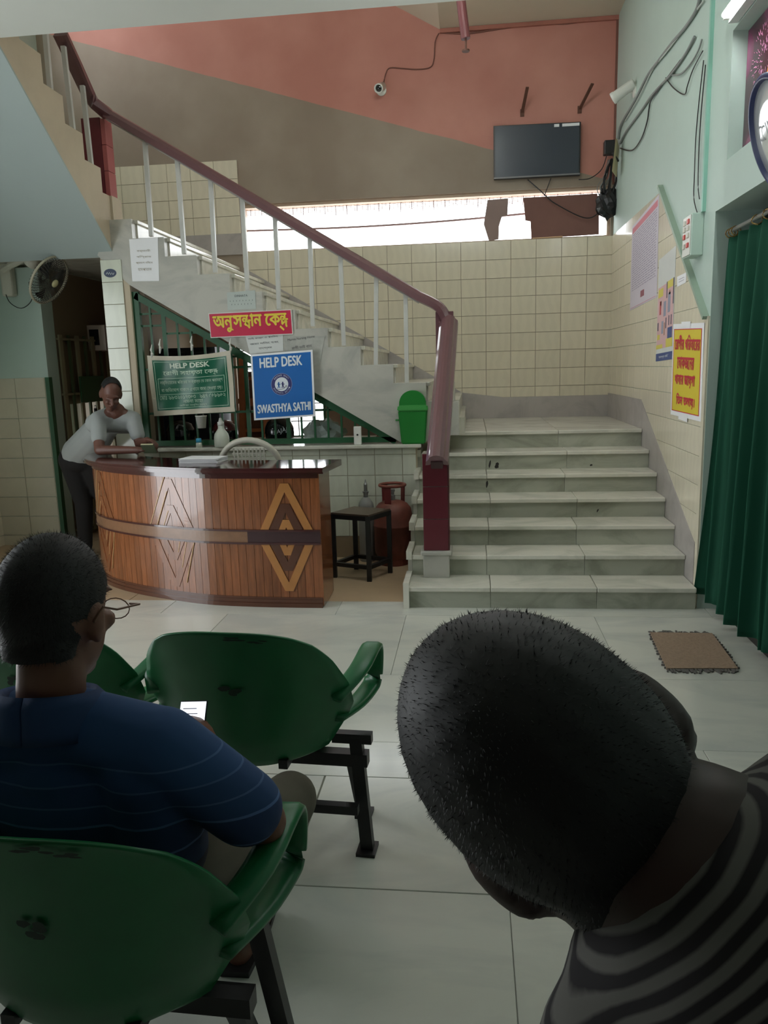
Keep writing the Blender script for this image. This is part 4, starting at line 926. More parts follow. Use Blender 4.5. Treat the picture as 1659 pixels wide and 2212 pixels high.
cable('painted cable run along top of salmon wall', [oy(x, y, YB - .01) for x, y in ((950, 70), (1010, 72), (1080, 62), (1160, 52), (1230, 50), (1328, 34))], .009, cab_br)
quick_trim = BM(); box(quick_trim, (-.29, YB - .03, 4.93), (1.47, YB, 4.968)); struct(finish('trim_6', quick_trim, mat('cornice_salmon', (176, 112, 96), .7, var=.2, vscale=6)))
tr = BM(); box(tr, (XR - .02, YB - .02, 3.4), (XR, YB, 4.96)); struct(finish('trim_7', tr, cab_br))
# corner wires
cg = mat('grey_cable', (132, 136, 132), .6); cw = mat('white_cable', (186, 192, 184), .6)
def xr(x, y, d=.012): return ox(x, y, XR - d)
runs = [('grey cable bundle from corner router up mint wall to ceiling', [(1336, 300), (1342, 268), (1370, 220), (1398, 165), (1420, 135), (1450, 95), (1480, 60), (1505, 20), (1512, -8)], .012, cg),
        ('second grey cable running beside the bundle on mint wall', [(1340, 310), (1352, 285), (1385, 240), (1405, 210), (1430, 182), (1450, 160), (1480, 118), (1500, 80)], .010, cg),
        ('thin white cable slanting up mint wall to tube light', [(1350, 262), (1380, 210), (1410, 150), (1440, 112), (1478, 62), (1500, 28), (1520, 2)], .006, cw),
        ('black cable looping below the security camera', [(1340, 320), (1365, 325), (1385, 300), (1398, 262), (1402, 235), (1408, 214), (1440, 170), (1470, 130)], .006, blackp),
        ('black cable hanging in a slack curve on mint wall', [(1438, 168), (1455, 190), (1478, 204), (1485, 185), (1497, 150), (1518, 110)], .004, blackp),
        ('grey cable sagging across mint wall', [(1448, 162), (1470, 160), (1490, 140), (1508, 110), (1516, 85)], .006, cg),
        ('thin black cable dropping to the switch box, left strand', [(1520, 130), (1510, 220), (1503, 300), (1500, 380), (1499, 430), (1508, 466)], .0035, blackp),
        ('thin black cable dropping to the switch box, right strand', [(1524, 140), (1515, 240), (1510, 320), (1508, 400), (1511, 430)], .0035, blackp)]
for lab, P, r, m_ in runs: cable(lab, [xr(x, y, .012 + .004 * (i % 2)) for i, (x, y) in enumerate(P)], r, m_)
cable('black cable from television down into window corner', [oy(x, y, YB - .05) for x, y in ((1140, 388), (1165, 410), (1180, 424), (1200, 440), (1260, 470), (1290, 462), (1305, 430))], .006)
cable('short black cable under television crossing the first', [oy(x, y, YB - .05) for x, y in ((1190, 385), (1180, 412), (1176, 424))], .005)
cable('black cable from television corner to power strip', [oy(x, y, YB - .06) for x, y in ((1250, 388), (1275, 385), (1300, 365), (1312, 330))], .005)
for k in range(7):
    a = random.uniform(-8, 8); cable('one of the tangled dark cables in the window corner', [oy(x, y, YB - .04 - .015 * k) for x, y in ((1318 + a * .6, 345), (1312 + a, 380), (1300 + a * 1.4, 405), (1306 + a, 430), (1312 - a, 455))], .007 if k < 4 else .004, blackp if k % 2 else cg, group='tangled corner cables')
# dark cloth bundle, router, adapter at corner
q = oy(1312, 440, YB - .1); bd_ = thing('cable_bundle', 'dark tangled cable bundle wrapped in black at window corner', 'cables', q)
def lump(b):
    r = bmesh.ops.create_icosphere(b, subdivisions=3, radius=1)
    for v in r['verts']: v.co = Vector((v.co.x * .11, v.co.y * .07, v.co.z * .14)) * (1 + .25 * math.sin(v.co.x * 7 + v.co.z * 5) * math.cos(v.co.y * 6))
quick('wrap', blackp, bd_, lump)
quick('tail', blackp, bd_, lambda b: [tube(b, smoothpath([(s * .04, -.03, .1), (s * .06 + .02, -.05, .25), (.03, -.02, .42)], 4), .012, 6) for s in (-1, 0, 1)])
q = ox(1331, 340, XR - .06); rt = thing('network_router', 'cream plastic router box hung at wall corner among cables', 'router', q)
quick('case', mat('cream_plastic', (206, 190, 150), .5), rt, lambda b: prism(b, [(-.03, -.05, -.15), (.02, .06, -.17), (.04, .08, .1), (0, -.04, .15)], (-.02, -.03, .01)))
quick('strap', blackp, rt, lambda b: bar(b, (-.05, -.08, .02), (.03, .06, -.02), .02, .015))
q = ox(1316, 320, XR - .1); ad = thing('power_adapter', 'black power adapter block beside the cream router', 'adapter', q); quick('block', blackp, ad, lambda b: box(b, (-.05, -.03, -.06), (.05, .06, .07), .008))
# cardboards in the window
cb1 = mat('cardboard_grey', (150, 128, 122), .85, var=.08); cb2 = mat('cardboard_brown', (128, 92, 84), .85, var=.1)
def panel_px(name, label, cat, pts, Y, m, th=.012):
    P = [oy(x, y, Y) for x, y in pts]; c = sum(P, Vector()) / len(P); b = BM(); prism(b, [p - c for p in P], (0, th, 0)); o = finish(name, b, m); o.location = c; return tag(o, label, cat)
panel_px('cardboard_sheet', 'torn grey cardboard strip propped in the bright stair window', 'cardboard', [(1053, 432), (1098, 428), (1096, 466), (1084, 468), (1078, 488), (1077, 517), (1056, 520), (1045, 484)], YB + .01, cb1)
panel_px('cardboard_sheet', 'large brown cardboard blocking right end of stair window', 'cardboard', [(1130, 427), (1290, 418), (1294, 440), (1294, 506), (1148, 516), (1146, 478), (1135, 476)], YB + .015, cb2)
tag(finish('ledge_stick', (lambda b: (tube(b, [oy(1150, 515, YB + .02), oy(1215, 511, YB + .02)], .008, 6), b)[1])(BM()), mat('pale_stick', (226, 190, 150), .6)), 'pale wooden strip lying on window sill under brown cardboard', 'stick')
# hanging red pipe end
a, b_ = oy(988, -60, 6.6), oy(1006, 84, 6.6)
hg = thing('hanging_pipe', 'maroon pipe hanging down from above with bolt at its end', 'pipe', a)
quick('pipe', mat('maroon_pipe_paint', (112, 58, 60), .55, var=.15), hg, lambda b: tube(b, [(0, 0, .5), (0, 0, 0), b_ - a], .036, 14)); quick('bolt', rust, hg, lambda b: [tube(b, [b_ - a, b_ - a + Vector((0, 0, -.08))], .008, 8), lathe(b, [(.03, 0), (.03, .012), (.005, .014)], b_ - a + Vector((0, 0, -.09)), 12)])
# mark below window sill
# ================================================================== RIGHT WALL THINGS
def wall_sheet(name, label, cat, ll, lr, ul, ur, m, lift=.004, border=None, X=XR - .009):
    P = [ox(*q, X) for q in (ll, lr, ur, ul)]; c = sum(P, Vector()) / 4; t = thing(name, label, cat, c)
    quick('sheet', border or m, t, lambda b: prism(b, [p - c for p in P], (-.0015, 0, 0)))
    Q = [p - c for p in P]
    def pt(u, v, l=.002): return (Q[0] * (1 - u) + Q[1] * u) * (1 - v) + (Q[3] * (1 - u) + Q[2] * u) * v + Vector((-l, 0, 0))
    return t, pt
def patch(t, pt, u0, v0, u1, v1, m, l=.0022, name='print'): return quick(name, m, t, lambda b: b.faces.new([b.verts.new(pt(u, v, l)) for u, v in ((u0, v0), (u1, v0), (u1, v1), (u0, v1))]))
lil = mat('lilac_paper', (206, 198, 208), .7); pinkp = mat('pink_print', (206, 128, 140), .7); greyprint = mat('grey_print', (150, 142, 160), .8)
t, pt = wall_sheet('long_notice', 'lilac notice sheet with pink heading and many text lines on right wall', 'notice', (1361, 671), (1419, 642), (1366, 490), (1424, 420), lil)
patch(t, pt, .03, .90, .97, .965, pinkp)
def lines_(b):
    for k in range(26):
        v = .87 - k * .026; u = .06
        while u < .93:
            w = random.uniform(.04, .13); e = min(u + w, .95)
            b.faces.new([b.verts.new(pt(*q, .0024)) for q in ((u, v), (e, v), (e, v + .008), (u, v + .008))]); u = e + .018
quick('text_lines', greyprint, t, lines_)
patch(t, pt, .42, .09, .56, .16, mat('maroon_print', (150, 90, 100), .7)); patch(t, pt, .03, .015, .97, .02, pinkp)
t, pt = wall_sheet('hygiene_poster', 'narrow colourful illustrated poster with blue strip at foot', 'poster', (1417, 781), (1452, 776), (1424, 562), (1461, 530), paper)
art = {k: mat('art_' + k, v, .7) for k, v in dict(yellow=(214, 200, 96), pink=(214, 176, 176), red=(184, 84, 84), dark=(70, 66, 84), navy=(70, 84, 132), grey=(150, 152, 168), skin=(170, 130, 110)).items()}
patch(t, pt, 0, 0.0, 1, .075, art['navy'], name='foot_strip'); lettering(t, 'স্বাস্থ্য বিধি', pt(.5, .037, .0024), pt(1, .037) - pt(0, .037), (0, 0, 1), .3, lw_, height=.025)
patch(t, pt, .02, .12, .98, .72, art['pink'])
for u0, v0, u1, v1, c_ in ((.05, .62, .35, .70, 'yellow'), (.6, .66, .92, .73, 'yellow'), (.0, .12, .4, .16, 'yellow'), (.6, .12, .98, .2, 'yellow'), (.05, .21, .22, .26, 'yellow'), (.68, .2, .95, .30, 'navy'), (.55, .58, .6, .73, 'dark'), (.93, .5, .98, .73, 'dark'), (.15, .45, .25, .58, 'red'), (.4, .42, .55, .56, 'grey'), (.65, .44, .8, .62, 'grey'), (.3, .26, .42, .38, 'grey'), (.05, .3, .12, .38, 'dark'), (.55, .3, .6, .4, 'dark'), (.72, .32, .77, .41, 'dark'), (.85, .32, .9, .41, 'dark'), (.45, .24, .52, .36, 'skin'), (.2, .54, .26, .58, 'skin'), (.7, .6, .78, .64, 'skin')):
    patch(t, pt, u0, v0, u1, v1, art[c_], .0026, 'illustration')
t, pt = wall_sheet('paper_slip', 'small blank white slip stuck beside the illustrated poster', 'notice', (1463, 620), (1482, 610), (1463, 598), (1483, 588), paperw)
quick('text_lines', greyprint, t, lambda b: [b.faces.new([b.verts.new(pt(*q, .002)) for q in ((.2, v), (.8, v), (.8, v + .05), (.2, v + .05))]) for v in (.6, .35)])
t, pt = wall_sheet('yellow_poster', 'yellow poster with large red Bengali letters on right wall', 'poster', (1449, 895), (1514, 911), (1455, 700), (1522, 697), yel, border=paperw, X=XR - .011)
patch(t, pt, .035, .05, .945, .945, redl, .0020, 'red_border'); patch(t, pt, .055, .06, .925, .935, mat('poster_yellow', (222, 202, 58), .5), .0024)
for txt, cv, cu_, w, h in (('েরাগীর পিরবােরর', .80, .5, .82, .15), ('েলাকজেনর', .585, .47, .56, .13), ('খাবার জায়গা', .39, .46, .66, .13), ('িতন তলায়।', .18, .5, .60, .14)):
    lettering(t, txt, pt(cu_, cv, .0026), pt(1, cv) - pt(0, cv), (0, 0, 1), (pt(1, cv) - pt(0, cv)).length * w, redl, height=(pt(.5, 1) - pt(.5, 0)).length * h, bold=.004, lift=.001)
quick('tape', paperw, t, lambda b: [b.faces.new([b.verts.new(pt(*q, .004)) for q in qq]) for qq in ([(.3, -.03), (.6, -.04), (.6, .03), (.3, .04)], [(.3, .96), (.6, .96), (.6, 1.02), (.3, 1.02)])])
# switch box + conduit
P = [ox(*q, XR) for q in ((1490, 560), (1523, 555))]; z0, z1 = 2.27, 2.53; y0s, y1s = 5.36, 5.55
sb = thing('switch_box', 'white switchboard box with sockets on mint wall above trim', 'switchboard', (XR, (y0s + y1s) / 2, (z0 + z1) / 2))
quick('box', mat('mint_box', (186, 206, 194), .5), sb, lambda b: box(b, (-.075, -.095, -.13), (0, .095, .13), .006)); quick('face_plate', white_pl, sb, lambda b: box(b, (-.07, .095, -.125), (-.004, .101, .125), .002))
quick('front_plate', white_pl, sb, lambda b: box(b, (-.082, -.088, -.122), (-.075, .088, .122), .002))
for i, zz in enumerate((.085, .045, .0, -.06)):
    for yy in (-.045, .04): quick('switch', offwhite if (i + (yy > 0)) % 3 else mat('red_switch', (200, 70, 60), .4), sb, lambda b: box(b, (-.09, yy - .022, zz - .015), (-.081, yy + .022, zz + .015), .002))
tr = BM(); box(tr, (XR - .022, 5.335, 2.53), (XR, 5.365, CE + .6)); struct(finish('trim_8', tr, mat('mint_conduit', (140, 190, 172), .45)))
# fireworks banner
fb = thing('fireworks_banner', 'dark purple fireworks flex banner above the curtained doorway', 'banner', (XR + .085, 3.93, 3.08))
fm = bpy.data.materials.new('fireworks_print'); fm.use_nodes = True; n = fm.node_tree.nodes; l = fm.node_tree.links; bs = n['Principled BSDF']; bs.inputs['Roughness'].default_value = .25
tcx = n.new('ShaderNodeTexCoord'); v1 = n.new('ShaderNodeTexVoronoi'); v1.inputs['Scale'].default_value = 2.2; l.new(tcx.outputs['Object'], v1.inputs['Vector']); r1 = n.new('ShaderNodeValToRGB')
r1.color_ramp.elements[0].color = s2l((190, 84, 140)) + (1,); r1.color_ramp.elements[1].color = s2l((66, 32, 48)) + (1,); r1.color_ramp.elements[1].position = .38; l.new(v1.outputs['Distance'], r1.inputs[0]); l.new(r1.outputs[0], bs.inputs['Base Color'])
quick('sheet', fm, fb, lambda b: box(b, (-.006, -1.02, -.33), (0, 1.02, .33)))
spark = mat('spark_pink', (226, 150, 190), .5); orange = mat('script_orange', (214, 130, 70), .4)
def burst(b, cy, cz, R, nn):
    for k in range(nn):
        a = random.uniform(0, 2 * PI); r0 = random.uniform(.15, .8) * R; r1_ = r0 + random.uniform(.03, .12) * R
        d = Vector((0, math.cos(a), math.sin(a))); pr_ = Vector((0, -math.sin(a), math.cos(a))) * .0025; c = Vector((-.008, cy, cz))
        b.faces.new([b.verts.new(c + d * r0 - pr_), b.verts.new(c + d * r1_ - pr_ * .4), b.verts.new(c + d * r1_ + pr_ * .4), b.verts.new(c + d * r0 + pr_)])
for cy, cz, R in ((.72, .08, .26), (.2, .12, .28), (-.4, .0, .3)): quick('firework', spark, fb, lambda b: burst(b, cy, cz, R, 220))
for P in ([(.55, .2), (.62, .05), (.72, -.12), (.76, -.2), (.70, -.22), (.66, -.15)], [(.35, .25), (.45, .0), (.5, -.08), (.42, .1), (.3, .28)], [(.1, .2), (.2, -.1), (.0, .1), (-.05, -.15)]):
    quick('script_lettering', orange, fb, lambda b: tube(b, [Vector((-.008, y, z)) for y, z in [(q.x, q.y) for q in smoothpath([(a0, a1, 0) for a0, a1 in P], 6)]], .012, 6))
# round sign/clock
ck = thing('round_sign', 'round white sign with dark blue rim hanging over the doorway', 'sign', (XR - .07, 3.97, 2.62))
ckaxis = Vector((-.94, .0, -.30)).normalized()
quick('rim', mat('navy_rim', (36, 48, 92), .35), ck, lambda b: lathe(b, [(.235, -.03), (.262, -.025), (.265, .02), (.25, .032), (.236, .03), (.234, .0)], (0, 0, 0), 48, axis=ckaxis), True)
quick('face', mat('sign_white_face', (206, 210, 208), .12, coat=.5), ck, lambda b: lathe(b, [(.236, -.02), (.236, .012), (.15, .022), (.001, .026)], (0, 0, 0), 48, axis=ckaxis), True)
uu = Vector((0, -1, 0)); vv = ckaxis.cross(uu) ; vv = vv if vv.z > 0 else -vv
lettering(ck, 'C INST', ckaxis * .026 + vv * .04, uu, vv, .3, mat('pale_grey_print', (150, 154, 156), .6), lift=.003)
quick('hanger', chrome, ck, lambda b: tube(b, [-ckaxis * .03 + vv * .15, Vector((.07, 0, .2))], .005, 6))
# curtain, rod and rings
rod = thing('curtain_rod', 'metal curtain rod with rings across the doorway', 'rod', (1.535, 3.9, 2.36))
quick('rod', chrome, rod, lambda b: tube(b, [(0, -1.2, 0), (0, 1.21, 0)], .013, 10))
brass = mat('brass_ring', (168, 140, 88), .35, metal=.7)
for k in range(16): quick('ring', brass, rod, lambda b: tube(b, [(math.cos(a) * .026, 1.14 - k * .15 + (random.uniform(-.02, .02) if k > 2 else -k * -.1), -.012 + math.sin(a) * .026) for a in [j * PI / 8 for j in range(16)]], .004, 5, closed=True))
velvet = bpy.data.materials.new('green_velvet'); velvet.use_nodes = True; vb = velvet.node_tree.nodes['Principled BSDF']
vb.inputs['Base Color'].default_value = s2l((28, 102, 76)) + (1,); vb.inputs['Roughness'].default_value = .75; vb.inputs['Sheen Weight'].default_value = .7; vb.inputs['Sheen Tint'].default_value = s2l((90, 190, 150)) + (1,); vb.inputs['Sheen Roughness'].default_value = .35
def curtain(name, label, y0, y1, ztop, zbot, x, nf, seed, flare=.0):
    rnd = random.Random(seed); ph = [rnd.uniform(0, 6) for _ in range(6)]
    t = thing(name, label, 'curtain', (x, (y0 + y1) / 2, zbot), 'green door curtains')
    def f(b):
        n, m_ = 150, 46; g = []
        for j in range(m_ + 1):
            v = j / m_; z = zbot + (ztop - zbot) * v; row = []
            for i in range(n + 1):
                u = i / n; y = y0 + (y1 - y0) * u
                w = 2 * PI * nf * u
                a = (.018 + .05 * (1 - v) ** .7)
                dx = a * math.sin(w + ph[0] + .7 * math.sin(3 * v + ph[1])) + .4 * a * math.sin(2.3 * w + ph[2] - 2 * v) + .02 * math.sin(1.1 * w + ph[3]) * (1 - v)
                dy = .03 * math.cos(w + ph[4]) * (1 - v) + flare * (1 - v) ** 1.5 * (u - .2)
                row.append(b.verts.new((dx, y + dy - (y0 + y1) / 2, z - zbot)))
            g.append(row)
        for j in range(m_):
            for i in range(n): b.faces.new((g[j][i], g[j][i + 1], g[j + 1][i + 1], g[j + 1][i]))
        bmesh.ops.solidify(b, geom=list(b.faces), thickness=.004)
    quick('cloth', velvet, t, f, True); return t
curtain('door_curtain', 'dark green velvet curtain hanging in doorway beside the stairs', 3.55, 5.06, 2.33, .10, 1.545, 7.5, 3, .06)
curtain('door_curtain', 'dark green velvet curtain nearer the camera in the doorway', 2.75, 3.6, 2.33, .12, 1.55, 4.5, 9)
# doormat
M = [oz(x, y, 0) for x, y in ((1440, 1448), (1594, 1448), (1538, 1372), (1404, 1370))]; mc = sum(M, Vector()) / 4
dm = thing('doormat', 'worn brown doormat with ragged grey fringe on floor', 'mat', (mc.x, mc.y, 0))
quick('pile', mat('jute_mat', (172, 146, 124), .95, var=.25, vscale=60, bump=.6, bscale=160), dm, lambda b: prism(b, [(p.x - mc.x, p.y - mc.y, 0.001) for p in M], (0, 0, .012)))
def fringe(b):
    for (a, c, o) in ((M[0], M[1], -1), (M[3], M[2], 1)):
        for k in range(26):
            p = a.lerp(c, (k + .5) / 26) - mc; d = Vector((random.uniform(-.6, .6), o, 0)).normalized() * random.uniform(.025, .06)
            bar(b, (p.x, p.y, .006), (p.x + d.x, p.y + d.y, .004), random.uniform(.008, .016), .006)
    for (a, c, o) in ((M[1], M[2], 1), (M[0], M[3], -1)):
        for k in range(14):
            p = a.lerp(c, (k + .5) / 14) - mc; bar(b, (p.x, p.y, .007), (p.x + o * random.uniform(.006, .02), p.y + random.uniform(-.01, .01), .006), .01, .008)
quick('fringe', mat('fringe_grey', (110, 106, 102), .95, var=.3, vscale=30), dm, fringe)['kind'] = 'stuff'
# ================================================================== LEFT SIDE THINGS
fanb = oy(18, 600, 7.02); hub = oy(118, 612, 6.62); mot = oy(62, 555, 6.86)
fn = thing('wall_fan', 'white wall fan with dark grille tilted down from left wall', 'fan', fanb)
ax_ = (hub - mot).normalized(); hb = hub - fanb
quick('bracket', offwhite, fn, lambda b: [box(b, (-.05, -.06, -.17), (.06, .03, .13), .02), tube(b, [Vector((0, -.06, .06)), Vector((.1, -.12, .09)), mot - fanb], .03, 10)])
quick('motor', offwhite, fn, lambda b: lathe(b, [(.03, -.17), (.062, -.15), (.07, -.05), (.06, 0)], mot - fanb + ax_ * .12, 20, axis=ax_), True)
ax_ = (_r * .85 - _u * .52 - _f * .12).normalized(); A_, S_, U_ = frame(ax_)
gcen = hb - ax_ * .06; Rf = .215
rimm = mat('fan_rim', (178, 172, 150), .5); wire = mat('fan_wire', (58, 56, 50), .5)
quick('rim', rimm, fn, lambda b: tube(b, [gcen + (S_ * math.cos(a) + U_ * math.sin(a)) * Rf for a in [k * PI / 24 for k in range(48)]], .011, 8, closed=True), True)
def cage(b, sgn, dep):
    for k in range(48):
        a = k * PI / 24; d = S_ * math.cos(a) + U_ * math.sin(a)
        tube(b, [gcen + d * Rf, gcen + d * Rf * .96 + ax_ * sgn * dep * .5, gcen + d * Rf * .7 + ax_ * sgn * dep, gcen + d * .03 + ax_ * sgn * dep * 1.1], .0022, 4)
quick('front_cage', wire, fn, lambda b: cage(b, 1, .055)); quick('rear_cage', wire, fn, lambda b: cage(b, -1, .05))
quick('hub_badge', mat('hub_badge', (190, 182, 140), .4), fn, lambda b: lathe(b, [(.035, 0), (.035, .012), (.02, .018), (.001, .019)], gcen + ax_ * .058, 20, axis=ax_), True)
for k in range(3):
    a0 = k * 2 * PI / 3 + .4
    def blade(b):
        rows_ = []
        for i in range(6):
            r = .03 + i * .03; w = .25 + .65 * i / 5
            rows_.append([b.verts.new(gcen + (S_ * math.cos(a0 + t * w) + U_ * math.sin(a0 + t * w)) * r + ax_ * (.018 * (t - .5))) for t in (0, .33, .66, 1)])
        for i in range(5):
            for j in range(3): b.faces.new((rows_[i][j], rows_[i][j + 1], rows_[i + 1][j + 1], rows_[i + 1][j]))
        bmesh.ops.solidify(b, geom=list(b.faces), thickness=.003)
    quick('blade', mat('fan_blade', (70, 72, 70), .35), fn, blade, True)
cable('thin black cable looping below the wall fan bracket', [fanb + Vector(v) for v in ((-.02, -.05, -.1), (.02, -.06, -.22), (.12, -.04, -.28), (.22, -.02, -.2), (.2, -.01, -.05))], .004)
for k, (dz, lab) in enumerate(((0, 'upper'), (-.05, 'middle'), (-.11, 'lower'))):
    cable('dark cable slanting along left wall above the fan, %s strand' % lab, [oy(-10, 512 + k * 10, 7.0), oy(25, 528 + k * 12, 7.02), oy(52, 535 + k * 14, 7.03)], .012 if k == 0 else .006, mat('dark_green_cable', (48, 66, 58), .6))
ds_ = thing('door_sticker', 'small dark blue oval sticker at top of tiled pillar', 'sticker', oy(238, 590, YW - .0088))
quick('oval', mat('sticker_blue', (58, 68, 92), .5), ds_, lambda b: prism(b, [(math.cos(a) * .055, 0, math.sin(a) * .035) for a in [k * PI / 12 for k in range(24)]], (0, -.0012, 0)))
quick('print', lw_, ds_, lambda b: tube(b, [(-.035 + .01 * k, -.0016, .008 * (1 if k % 2 else -1) - .001 * k) for k in range(8)], .003, 5))
mb = thing('meter_box', 'white electric meter box with dark window in the passage', 'meter box', oy(200, 730, 7.9))
quick('box', mat('meter_white', (196, 180, 168), .5), mb, lambda b: box(b, (-.16, 0, -.13), (.14, .70, .13), .006)); quick('window', blackp, mb, lambda b: box(b, (-.03, -.006, -.075), (.07, .0, .085)))
gt = thing('passage_gate', 'slatted metal gate leaf with green lock plate in passage', 'gate', oy(150, 930, 7.6))
g0 = Vector((PX + .05, 7.62, 0)); gt.location = g0; gt.rotation_euler.z = PI / 2 - .08
slm = mat('gate_slat_paint', (140, 132, 104), .6, var=.15)
for k in range(9):
    x = -.33 + k * .14
    quick('slat', slm if k % 2 == 0 else mat('gate_slat_green', (70, 84, 56), .6), gt, lambda b: bar(b, (x, 0, .05), (x, 0, 2.02), .05 if k % 2 == 0 else .03, .02, hint=hy))
for z in (.1, .95, 1.45, 1.98): quick('rail', slm, gt, lambda b: bar(b, (-.36, .02, z), (.82, .02, z), .06, .02))
quick('lock_plate', green_p, gt, lambda b: box(b, (-.1, -.03, 1.36), (.34, -.012, 1.62), .004)); quick('padlock', blackm, gt, lambda b: [box(b, (.12, -.03, 1.24), (.16, -.01, 1.29), .004), tube(b, [(.127, -.02, 1.29), (.127, -.02, 1.32), (.153, -.02, 1.32), (.153, -.02, 1.29)], .004, 6)])
# ================================================================== WAITING SEATS
chg = mat('chair_green_plastic', (32, 118, 70), .38, c2=(26, 98, 58), vscale=3)
scuff = mat('chair_scuff', (14, 44, 30), .6)
def shell_pt(u, v):
    """u -1..1 across, v 0..1 from the top of the back to the seat front (local, y forward)"""
    K = [(-.315, .845, .212, .03), (-.305, .80, .265, .055), (-.292, .72, .318, .095), (-.275, .63, .352, .135), (-.258, .54, .358, .155), (-.242, .45, .335, .15), (-.2, .345, .28, .10), (-.06, .31, .24, .045), (.15, .385, .225, .025), (.22, .392, .225, .02), (.25, .372, .22, .015)]
    Z = [(-.02, 0), (-.02, 0), (-.02, 0), (-.01, .0), (0, .01), (0, .05), (0, .07), (0, .06), (0, .045), (0, .035), (0, .03)]
    f = v * (len(K) - 1); i = min(int(f), len(K) - 2); t = f - i; t = t * t * (3 - 2 * t) if False else t
    a = [K[i][k] * (1 - t) + K[i + 1][k] * t for k in range(4)]; zl = Z[i][1] * (1 - t) + Z[i + 1][1] * t
    e = abs(u) ** 2.2
    return Vector((u * a[2], a[0] + e * a[3] * (1.0 if v < .62 else .4), a[1] - .03 * (abs(u) ** 3) * max(0, 1 - v * 6) + e * zl))
def seat_shell(t, x, idx):
    def f(b):
        n, m_ = 22, 40
        g = [[b.verts.new(shell_pt(-1 + 2 * i / n, j / m_) + Vector((x, 0, 0))) for i in range(n + 1)] for j in range(m_ + 1)]
        for j in range(m_):
            for i in range(n): b.faces.new((g[j][i], g[j][i + 1], g[j + 1][i + 1], g[j + 1][i]))
        bmesh.ops.smooth_vert(b, verts=b.verts, factor=.4, use_axis_x=True, use_axis_y=True, use_axis_z=True)
        bmesh.ops.recalc_face_normals(b, faces=b.faces)
        bmesh.ops.solidify(b, geom=list(b.faces), thickness=.008)
    sh = quick('seat_shell', chg, t, f, True)
    for (uc, vc, w, h) in ((.18, .03, .3, .022), (.0, .28, .16, .03), (.45, .05, .22, .02)):
        def sc(b):
            for q in range(6):
                u0 = uc + random.uniform(-w, w) * .5; v0 = vc + random.uniform(-h, h) * .6; pts = []
                for a in range(8):
                    pp_ = shell_pt(u0 + math.cos(a * PI / 4) * w * .3 * random.uniform(.6, 1), v0 + math.sin(a * PI / 4) * h * .4 * random.uniform(.6, 1)); pts.append(b.verts.new(pp_ + Vector((x, -.0065, -.002))))
                b.faces.new(pts)
        s_ = quick('scuff_mark', scuff, sh, sc); s_['kind'] = 'stuff'
    for s in (-1, 1):
        ap = [Vector((x + s * .30, -.17, .585)), Vector((x + s * .36, -.06, .64)), Vector((x + s * .375, .09, .665)), Vector((x + s * .375, .14, .65)), Vector((x + s * .375, .15, .61)), Vector((x + s * .37, .14, .53)), Vector((x + s * .36, .11, .505)), Vector((x + s * .335, .0, .495)), Vector((x + s * .29, -.13, .50))]
        quick('armrest', chg, t, lambda b: tube(b, smoothpath(ap, 4), 1, prof=[(-.034, -.007), (-.025, -.011), (.025, -.011), (.034, -.007), (.034, .004), (.02, .011), (-.02, .011), (-.034, .004)], hint=Vector((1, 0, .01)).cross(Vector((0, 1, 0))) if False else Vector((0, .01, 1))), True)
def bench(label, loc, xs, legx, rotz=0, lg=(-.06, .40, -.09)):
    t = thing('tandem_bench', label, 'bench', loc, 'green tandem waiting seats', rotz)
    for i, x in enumerate(xs): seat_shell(t, x, i)
    x0, x1 = min(xs) - .25, max(max(xs) + .32, max(legx) + .04)
    quick('beam', blackm, t, lambda b: bar(b, (x0, -.06, .325), (x1, -.06, .325), .045)); quick('rear_beam', blackm, t, lambda b: bar(b, (max(legx) - .08, lg[0], lg[1]), (max(legx) + .055, lg[0], lg[1]), .034))
    for x in xs:
        for s in (-1, 1): quick('seat_bracket', blackm, t, lambda b: bar(b, (x + s * .13, -.2, .36), (x + s * .13, .16, .355), .03))
    for x in legx:
        quick('leg', blackm, t, lambda b: [bar(b, (x, lg[0], lg[1]), (x + .035, lg[2], .0), .042, .034), box(b, (x + .0, lg[2] - .04, 0), (x + .065, lg[2] + .04, .012))])
        quick('leg', blackm, t, lambda b: [bar(b, (x - .02, -.04, .325), (x - .02, .12, 0), .042, .034), box(b, (x - .05, .09, 0), (x + .01, .16, .012))])
        quick('leg_brace', blackm, t, lambda b: bar(b, (x - .16, -.15, .19), (x + .02, -.15, .19), .03))
    return t
bench('green moulded bench in front row, empty seats facing the desk', (-.735, 2.49, 0), (0, -.73), (.345, -1.05), rotz=-.06)
bench('green moulded bench under the man in blue polo shirt', (-.79, 1.44, 0), (0, -.72), (.29, -1.05), rotz=-.03, lg=(.08, .45, .17))
bench('green moulded bench under the man leaning at the right', (.56, .64, 0), (0,), (-.38, .38))
